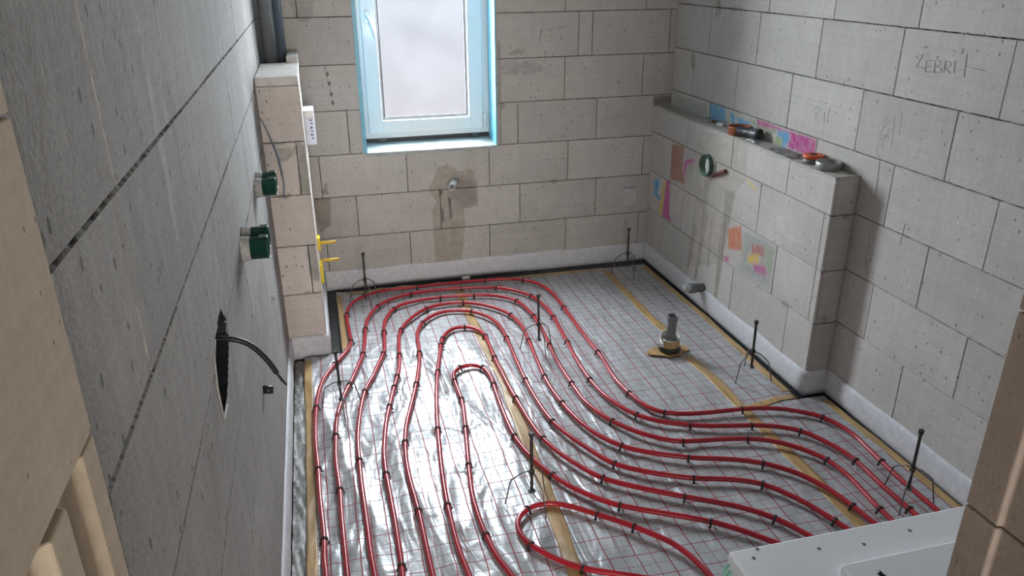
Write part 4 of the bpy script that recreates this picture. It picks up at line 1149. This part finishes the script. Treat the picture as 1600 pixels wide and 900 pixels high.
# ------------------------------------------------------------------ pipe clips
# clips: an arch over the pipe with two barbed feet
cm = MB()
arch = [(0, (PR + .0022) * math.cos(t), PZ + (PR + .0022) * math.sin(t)) for t in np.linspace(0, math.pi, 13)]
arch = [(0, PR + .0022, .002)] + arch + [(0, -PR - .0022, .002)]
for dx in (-.0022, .0022):
    cm.tube([(x + dx, y, z) for x, y, z in arch], .0021, 6)
cm.box(-.0042, .0042, PR + .001, PR + .0085, .001, .0055)
cm.box(-.0042, .0042, -PR - .0085, -PR - .001, .001, .0055)
clip0 = cm.build('pipe_clip', MAT['clip'])
first = True
q = 0
PCL = ['on the outermost red pipe', 'on the second outermost red pipe', 'on the third outermost red pipe', 'on the fourth outermost red pipe', 'on the fifth outermost red pipe',
       'on the sixth outermost red pipe', 'on the innermost bent red pipe', 'on the foreground red hairpin']
for i, fr in enumerate(CLIPS):
    for k, f in enumerate(fr):
        x, y, a = CLIP_POS[q]
        q += 1
        c = clip0 if first else clip0.copy()
        if not first:
            COL.objects.link(c)
        first = False
        c.location = (x, y, 0)
        c.rotation_euler = (0, 0, a)
        end = 'left' if i < 7 else 'right'
        tag(c, '%s black clip %s, counted from its near %s end' % (ORD[k], PCL[i], end), 'clip', 'black clips on the red pipes')

# ------------------------------------------------------------------ screed level tripods
TL = ['steel level tripod by far end of the low wall, in the corner', 'steel level tripod nearest the corner pier, at the window wall', 'steel level tripod standing mid floor among the curved red pipes',
      'steel level tripod beside near end of the low wall', 'steel level tripod at right wall just beyond the white polystyrene', 'steel level tripod nearest the viewer, on the brown tape seam',
      'steel level tripod by the left wall in front of the corner pier']


def make_tripod():
    root = empty('level_tripod')
    rod = MB()
    zs = np.arange(.062, .300, .003)
    rod.tube([(0, 0, z) for z in zs], [.0056 + .0006 * (k % 2) for k in range(len(zs))], 8)
    rod_ob = rod.build('threaded_rod', MAT['steel'], root)
    hd = MB()
    hd.tube([(0, 0, .298), (0, 0, .309)], .0105, 6)
    hd.tube([(0, 0, .290), (0, 0, .298)], .0075, 8)
    hd.build('head', MAT['steel'], rod_ob)
    cl = MB()
    cl.tube([(0, 0, .138), (0, 0, .156)], .0105, 6)
    cl.build('collar_nut', MAT['steel'], rod_ob)
    MB().lathe([(0.0, .060), (.014, .060), (.014, .064), (0, .064)], 14).build('foot_disc', MAT['wire'], root)
    for k in range(3):
        a = 2 * math.pi * k / 3
        ca, sa = math.cos(a), math.sin(a)
        pts = [(.008, .148), (.03, .143), (.062, .120), (.074, .108), (.079, .095), (.089, .045), (.098, .004)]
        MB().tube([(r * ca, r * sa, z) for r, z in pts], .0026, 7).build('wire_leg', MAT['wire'], root)
    return root


def copy_tree(o, parent=None):
    c = o.copy()
    COL.objects.link(c)
    if parent is not None:
        c.parent = parent
        c.matrix_parent_inverse = o.matrix_parent_inverse
    for ch in list(o.children):
        copy_tree(ch, c)
    return c


tri0 = make_tripod()
for i, (x, y, a, tx, ty) in enumerate(TRIPODS):
    t = tri0 if i == 0 else copy_tree(tri0)
    t.location = (x, y, .001)
    t.rotation_mode = 'XYZ'
    Rt = Matrix.Rotation(max(-.05, min(.05, tx * .5)), 4, 'Y') @ Matrix.Rotation(-max(-.05, min(.05, ty * .5)), 4, 'X') @ Matrix.Rotation(a, 4, 'Z')
    t.rotation_euler = Rt.to_euler()
    tag(t, TL[i], 'tripod', 'screed level tripods on the foil')

# ------------------------------------------------------------------ drain stub in the floor
dx, dy = 1.873, 3.20
dr = empty('drain_stub', (dx, dy, 0))
tag(dr, 'grey drain pipe stub in a taped cream sleeve standing on the foil', 'pipe')
m = MB().lathe([(.0, .05), (.022, .05), (.0245, .06), (.0245, .168), (.0285, .172), (.0285, .196), (.0275, .199), (.0235, .199), (.0225, .17), (.0225, .065), (0, .065)], 24, Matrix.Rotation(.05, 4, 'X'))
m.build('pipe_end', MAT['pipe_grey'], dr)
m = MB()
n = 40
vs, fs = [], []
for k in range(n + 1):          # a sleeve wound once, its end standing off like a leaf
    t = k / n
    a = 3.5 + t * 2 * math.pi * 1.06
    r = .044 + (.030 * max(0, (t - .80) / .2) ** 2)
    lo = .001 + .05 * max(0, (t - .8) / .2)
    for rr, z in ((r, lo), (r, .082 + .012 * math.sin(a)), (r + .006, .082 + .012 * math.sin(a)), (r + .006, lo)):
        vs.append((rr * math.cos(a), rr * math.sin(a), z))
for k in range(n):
    for j in range(4):
        fs.append((k * 4 + j, k * 4 + (j + 1) % 4, (k + 1) * 4 + (j + 1) % 4, (k + 1) * 4 + j))
fs += [(0, 1, 2, 3), (n * 4 + 3, n * 4 + 2, n * 4 + 1, n * 4)]
m.add(vs, fs, True)
m.build('foam_sleeve', MAT['sleeve'], dr)
m = MB().lathe([(.0505, .030), (.0512, .032), (.0512, .066), (.0505, .070)], 28)
m.build('sleeve_tape', MAT['tape'], dr)
m = MB().lathe([(.0, .004), (.054, .004), (.058, .010), (.0535, .028), (.051, .030)], 28)
m.build('dark_seal', MAT['floor'], dr)
r = random.Random(4)
poly = [((.068 + .035 * r.random()) * (1.3 if abs(math.cos(t)) > .8 else .85) * math.cos(t), (.062 + .025 * r.random()) * math.sin(t)) for t in np.linspace(0, 6.283, 17)[:-1]]
MB().prism(poly, lambda a, b, d: (a, b, d), .0005, .0034).build('floor_tape', MAT['tape'], dr)

# ------------------------------------------------------------------ grey riser pipes behind the pier cap
for (x, y, r, lab) in ((.056, 4.25, .036, 'thicker dark grey riser pipe standing in the corner on the pier'), (.108, 4.30, .0255, 'thinner bluish grey riser pipe beside the thicker one on the pier')):
    m = MB().tube([(x, y, 1.336), (x, y, ZC - .002)], r, 24)
    tag(m.build('riser_pipe', plain('grey_riser', C(.17, .18, .19), .4) if r > .03 else plain('bluish_riser', C(.10, .135, .165), .4)), lab, 'pipe', 'grey riser pipes in the corner')

# ------------------------------------------------------------------ things on the left wall
def junction_box(y, z, label, tilt=0.0):
    root = empty('junction_box', (0, y, z))
    M = Matrix.Rotation(math.pi / 2, 4, 'Y')
    m = MB().lathe([(.028, .012), (.033, .012), (.033, .0725), (.0345, .0725), (.0345, .076), (.030, .076), (.030, .016), (0, .016)], 26, M)
    sh = m.build('box_shell', MAT['green'], root)
    m = MB().lathe([(.0372, .0008), (.0368, .006), (.0358, .016), (.0342, .026), (.033, .026)], 22, M)
    m.build('gypsum_collar', MAT['gypsum'], root)
    MB().box(.052, .074, -.010, .010, .0325, .0365).build('screw_lug', MAT['green'], sh)
    return tag(root, label, 'junction box', 'green junction boxes on the left wall')


junction_box(2.225, 1.074, 'dark green junction box, nearest one of the lower near pair')
junction_box(2.300, 1.080, 'dark green junction box, farther one of the lower near pair')
junction_box(2.955, 1.060, 'gypsum-smeared green junction box, nearer one of the far pair')
junction_box(3.030, 1.066, 'gypsum-smeared green junction box, farther one by the pier')

rc_ = empty('wall_recess', (0, 1.6, 1.05))
tag(rc_, 'dark torn recess cut in the left wall around the black cable', 'recess')
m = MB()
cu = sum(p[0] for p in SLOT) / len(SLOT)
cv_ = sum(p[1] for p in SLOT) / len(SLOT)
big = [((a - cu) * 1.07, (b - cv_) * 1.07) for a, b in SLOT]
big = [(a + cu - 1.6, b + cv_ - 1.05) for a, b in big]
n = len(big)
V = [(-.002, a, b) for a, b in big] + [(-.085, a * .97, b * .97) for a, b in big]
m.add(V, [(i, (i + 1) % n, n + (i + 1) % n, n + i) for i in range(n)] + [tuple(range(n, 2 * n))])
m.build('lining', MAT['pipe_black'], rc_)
rim = [(.0, a * .99, b * .99) for a, b in big[2:7]]
MB().tube(rim, .003, 6).build('torn_edge', MAT['gypsum'], rc_)

cb = empty('power_cable', (0, 1.6, 1.06))
tag(cb, 'thick black cable sticking out of the left wall recess', 'cable')
pts = np.array([(-.07, 1.60, 1.085), (-.02, 1.60, 1.09), (.03, 1.595, 1.085), (.062, 1.60, 1.062), (.088, 1.605, 1.022), (.104, 1.61, .985)]) - np.array([0, 1.6, 1.06])


def cat(P, n=10):
    P = np.array(P, float)
    E = np.vstack([2 * P[0] - P[1], P, 2 * P[-1] - P[-2]])
    Q = []
    for i in range(1, len(E) - 2):
        for t in np.linspace(0, 1, n, endpoint=False):
            a, b, c, d = E[i - 1:i + 3]
            Q.append(.5 * (2 * b + (c - a) * t + (2 * a - 5 * b + 4 * c - d) * t * t + (3 * b - a - 3 * c + d) * t ** 3))
    return np.array(Q + [P[-1]])


MB().tube(cat(pts), .0062, 12).build('sheath', MAT['cable'], cb)
e = pts[-1]
for s in (-.0028, .0030):
    MB().tube([e + np.array([-.006, s, .012]), e + np.array([.006, s, -.014]), e + np.array([.014 + s, s, -.030 - s * 2])], .0024, 8).build('core', MAT['cable'], cb)

m = MB().tube([(-.002, 2.236, .600), (.030, 2.236, .596)], .013, 14)
tag(m.build('wall_plug', MAT['cable']), 'small black plug sticking out low on the left wall', 'plug')
m = MB().lathe([(0, .016), (.010, .016), (.014, .008), (.016, 0), (.017, -.002)], 14, axis_M((0, 2.98, .603), (1, 0, 0)))
tag(m.build('wall_button', MAT['gypsum']), 'small pale round button on left wall below the far green boxes', 'button')
m = MB().tube(cat([(-.002, 3.585, 1.215), (.012, 3.59, 1.195), (.035, 3.595, 1.13), (.063, 3.6, 1.021), (.072, 3.6, .913), (.066, 3.6, .832)]), .0030, 8)
m.tube(cat([(-.002, 3.592, 1.218), (.010, 3.594, 1.198), (.030, 3.597, 1.14), (.057, 3.602, 1.03), (.068, 3.602, .93)]), .0022, 8)
tag(m.build('thin_wire', MAT['wire_blue']), 'thin blue-grey wire hanging from left wall before the pier', 'wire')

# ------------------------------------------------------------------ things on the pier side
wbx = empty('flush_opening_box', (PX, 4.06, 1.075))
tag(wbx, 'white plastic box with blue lettering sticking out of the pier', 'box')
m = ring = MB()
m.box(0, .052, -.075, .075, -.085, .085)
wsh = m.build('shell', MAT['box_white'], wbx, .004)
MB().box(.001, .050, -.0785, -.0745, .045, .086).build('flap', MAT['white_paper'], wbx, .001)
m = MB()
for k, (zc, hgt) in enumerate(((.038, .010), (.022, .006), (.002, .012), (-.016, .005), (-.034, .013), (-.052, .006))):
    m.box(.030, .042, -.0765, -.0745, zc - .0018, zc + .0018)
    m.box(.030 + (k % 2) * .006, .035 + (k % 2) * .006, -.0765, -.0745, zc - hgt / 2, zc + hgt / 2)
m.build('blue_lettering', MAT['ink_blue'], wsh)


def yellow_plug(y, z, pz0, pz1, L, label):
    root = empty('yellow_plug', (PX, y, z))
    MB().box(0, .016, -.03, .03, pz0 - z, pz1 - z).build('flange', MAT['yellow'], root, .002)
    MB().tube([(.010, 0, 0), (.010 + L, 0, 0)], .0075, 14).build('rod', MAT['yellow_dark'], root)
    return tag(root, label, 'plug', 'yellow plugs on the pier')


yellow_plug(3.93, .487, .452, .522, .085, 'upper yellow plug with a short square flange on the pier')
yellow_plug(3.86, .415, .300, .405, .092, 'lower yellow plug with a long flange hanging below its rod')

# ------------------------------------------------------------------ stub in the back wall
sb = empty('water_outlet', (1.017, D, .608))
tag(sb, 'pale grey plugged pipe outlet in the plaster patch under window', 'pipe')
Mx = axis_M((0, 0, 0), (-.35, -1, -.10))
MB().lathe([(0, -.01), (.026, -.01), (.026, .060), (.023, .066), (.0225, .098), (.018, .098), (.016, .085), (0, .085)], 22, Mx).build('sleeve', plain('pale_grey_sleeve', C(.46, .47, .47), .6), sb)
MB().lathe([(0, .099), (.009, .099), (.009, .090)], 6, Mx).build('plug', MAT['pipe_grey'], sb)
m = MB()
m.prism([(1.03, 4.428), (1.075, 4.438), (1.082, 4.415), (1.06, 4.402), (1.035, 4.405)], lambda a, b, d: (a, b, d), -.004, .012)
tag(m.build('tape_scrap', MAT['white_paper']), 'crumpled white tape scrap on floor at window wall', 'scrap')

# ------------------------------------------------------------------ things in the low wall
rb = empty('round_wall_box', (HWX, 3.725, .808))
tag(rb, 'round green wall box in white plaster on the low wall', 'junction box')
M = Matrix.Rotation(-math.pi / 2, 4, 'Y')
MB().lathe([(.040, .0), (.060, .0), (.0605, .030), (.057, .034), (.053, .030), (.050, .008), (.0, .008)], 28, M).build('ring', MAT['green_pale'], rb)
MB().lathe([(.0, .020), (.02, .019), (.034, .013), (.046, .009)], 18, M @ Matrix.Scale(.62, 4, (0, 1, 0))).build('plaster_fill', MAT['white_paper'], rb)
MB().lathe([(.062, .010), (.070, .006), (.078, .0005)], 20, M).build('plaster_collar', MAT['gypsum'], rb)
m = MB().tube(cat([(HWX + .005, 3.69, .752), (HWX - .008, 3.64, .776), (HWX - .012, 3.57, .806), (HWX - .012, 3.53, .822)]), .0105, 14)
tag(m.build('pipe_stub', MAT['copper']), 'rusty red pipe end beside the round green wall box', 'pipe')
ht = empty('waste_outlet', (HWX, 3.66, .112))
tag(ht, 'short grey waste pipe stub low on the low wall', 'pipe')
Mx = axis_M((0, 0, 0), (-1, 0, .06))
MB().lathe([(0, -.01), (.025, -.01), (.025, .052), (.0285, .055), (.0285, .088), (.025, .09), (.023, .06), (0, .06)], 24, Mx).build('socket', MAT['pipe_grey'], ht)
MB().lathe([(0, .122), (.019, .122), (.021, .118), (.021, .085)], 20, Mx).build('end_cap', plain('pale_cap', C(.42, .43, .43), .5), ht)

# ------------------------------------------------------------------ things lying on the ledge
LZ = 1.006
m = MB().lathe([(.054, 0), (.057, .002), (.057, .036), (.0585, .038), (.0585, .043), (.054, .043), (.052, .038), (.052, .002)], 36, Matrix.Translation((2.346, 3.555, LZ)), close=True)
tag(m.build('pipe_ring', MAT['terracotta']), 'terracotta coloured pipe ring lying on the ledge', 'ring')
cp = empty('pipe_coupler', (2.335, 3.47, LZ + .0285))
tag(cp, 'black pipe coupler with a grey socket on the ledge', 'pipe')
Mx = axis_M((0, 0, 0), (.40, -1, 0))
MB().lathe([(.0, -.045), (.0225, -.045), (.0225, .035)], 24, Mx).build('spigot', MAT['pipe_black'], cp)
MB().lathe([(.0225, .030), (.0265, .036), (.0265, .066), (.0285, .069), (.0285, .085), (.025, .087), (.023, .06), (.0, .055)], 24, Mx).build('socket', MAT['pipe_dark'], cp)
m = MB()
m.prism([(2.296, 3.19), (2.335, 3.235), (2.385, 3.18), (2.392, 3.02), (2.345, 2.99), (2.290, 3.03)], lambda a, b, d: (a, b, d), LZ, LZ + .003)
m.prism([(2.315, 3.17), (2.355, 3.18), (2.375, 3.05), (2.33, 3.02)], lambda a, b, d: (a, b, d), LZ + .003, LZ + .006)
tag(m.build('sandpaper_sheet', MAT['paper'], bevel=.0005), 'dark grey crumpled sheet lying flat on the ledge', 'sheet')
m = MB()
for a, b in (((2.30, 3.40), (2.35, 3.34)), ((2.315, 3.345), (2.325, 3.41)), ((2.305, 3.37), (2.30, 3.31))):
    m.box(-1, -1, 0, 0, 0, 0) if False else m.tube([(a[0], a[1], LZ + .005), (b[0], b[1], LZ + .008)], .0045, 6)
tag(m.build('spacer_cross', MAT['tin']), 'grey crossed spacer lying before the black coupler', 'spacer')
tr = empty('tape_roll', (2.352, 2.925, LZ))
tag(tr, 'orange-topped tape roll on the ledge beside the tin ring', 'roll')
MB().lathe([(.018, 0), (.041, 0), (.043, .004), (.043, .020), (.018, .020)], 30, close=True).build('roll', MAT['pipe_grey'], tr)
MB().lathe([(.016, .020), (.040, .020), (.044, .023), (.044, .034), (.040, .037), (.020, .037), (.016, .034)], 30, close=True).build('orange_rim', MAT['orange'], tr)
MB().lathe([(0, .038), (.012, .0395), (.016, .036), (.016, .02)], 18).build('hub', MAT['pipe_black'], tr)
m = MB().lathe([(.050, 0), (.0525, .002), (.0525, .030), (.051, .033), (.047, .033), (.046, .006), (.0, .006), (.0, 0)], 36, Matrix.Translation((2.348, 2.808, LZ)))
tag(m.build('tin_ring', MAT['tin']), 'dull metal ring tin at near end of the ledge', 'tin')


def pebble(name, loc, size, mat, label, cat_, seed):
    r = random.Random(seed)
    bm = bmesh.new()
    bmesh.ops.create_icosphere(bm, subdivisions=2, radius=1.0)
    for v in bm.verts:
        k = .75 + .45 * r.random()
        v.co = Vector((v.co.x * size[0] * k, v.co.y * size[1] * k, max(v.co.z * size[2] * k, -size[2] * .6)))
    zmin = min(v.co.z for v in bm.verts)
    me = bpy.data.meshes.new(name)
    bm.to_mesh(me)
    bm.free()
    me.materials.append(mat)
    o = bpy.data.objects.new(name, me)
    COL.objects.link(o)
    o.location = (loc[0], loc[1], loc[2] - zmin)
    return tag(o, label, cat_)


pebble('chalk_stick', (2.372, 3.955, LZ), (.012, .026, .007), MAT['chalk_blue'], 'blue chalk crumb at far end of the ledge', 'chalk', 1)
pebble('chalk_stick', (2.345, 3.905, LZ), (.016, .030, .010), MAT['chalk_grey'], 'greenish grey chalk lump beside the blue crumb', 'chalk', 2)
pebble('chalk_stick', (2.372, 3.865, LZ), (.010, .026, .009), MAT['chalk_red'], 'dark brown chalk stub beside the greenish lump', 'chalk', 3)
pebble('paper_scrap', (2.362, 3.775, LZ), (.020, .034, .012), MAT['white_paper'], 'crumpled white paper scrap beside terracotta ring on the ledge', 'scrap', 5)

# ------------------------------------------------------------------ polystyrene packaging in the near right corner
ep = empty('polystyrene_block', (1.60, 1.2, .024))
tag(ep, 'large white polystyrene block with a raised step inside the doorway', 'polystyrene')


def eps_part(name, x0, x1, y0, y1, z0, z1, mat):
    m = MB()
    m.box(x0 - 1.60, x1 - 1.60, y0 - 1.2, y1 - 1.2, z0 - .024, z1 - .024)
    o = m.build(name, mat, ep, .006)
    return o


eps_part('slab', 1.183, 2.33, .80, 1.411, .028, .40, MAT['eps'])
eps_part('raised_step', 1.412, 2.33, .80, 1.268, .40, .432, MAT['eps'])
m = MB()
for (x, y) in ((1.235, 1.372), (1.262, 1.40), (1.545, 1.345), (1.70, 1.36), (1.42, 1.36)):
    m.lathe([(0, .3762), (.0035, .3764), (.005, .3768)], 10, Matrix.Translation((x - 1.6, y - 1.2, 0)))
m.build('pit_marks', MAT['pipe_grey'], bpy.data.objects['slab'])
r = random.Random(9)
m = MB()
for k in range(7):
    y0 = 1.395 - .012 * k
    pts = [(1.181 - .002, y0, .372 - .012 * k), (1.172 - .008 * r.random(), y0 - .004, .362 - .012 * k), (1.168 - .008 * r.random(), y0 - .010, .346 - .012 * k), (1.180, y0 - .016, .335 - .012 * k)]
    m.tube(cat(pts, 5), .0045, 6)
tag(m.build('green_netting', MAT['teal']), 'pale green crinkled netting at left end of the polystyrene', 'netting')
m = MB().tube(cat([(1.470, 1.205, .452), (1.482, 1.195, .440), (1.50, 1.15, .4385), (1.57, 1.10, .4385), (1.66, 1.12, .4385), (1.70, 1.05, .4385)]), .0058, 10)
tag(m.build('cable_offcut', MAT['cable']), 'black cable offcut lying on the polystyrene step', 'cable')


# ------------------------------------------------------------------ pencil writing on the walls
def pencil(name, strokes, fn, parent, mat, r=.0008):
    m = MB()
    for st in strokes:
        P = [fn(*p) for p in st]
        if len(P) < 2:
            continue
        Q = np.array(P, float)
        m.tube(Q, r, 5)
    o = m.build(name, mat)
    o.parent = parent
    return struct(o)


pencil('pencil_writing', PENR, lambda y, z: (RW - .0006, y, z), wr, MAT['pencil'])
pencil('pencil_writing', PENB, lambda x, z: (x, D - .0006, z), wb, MAT['pencil_faint'], .0014)
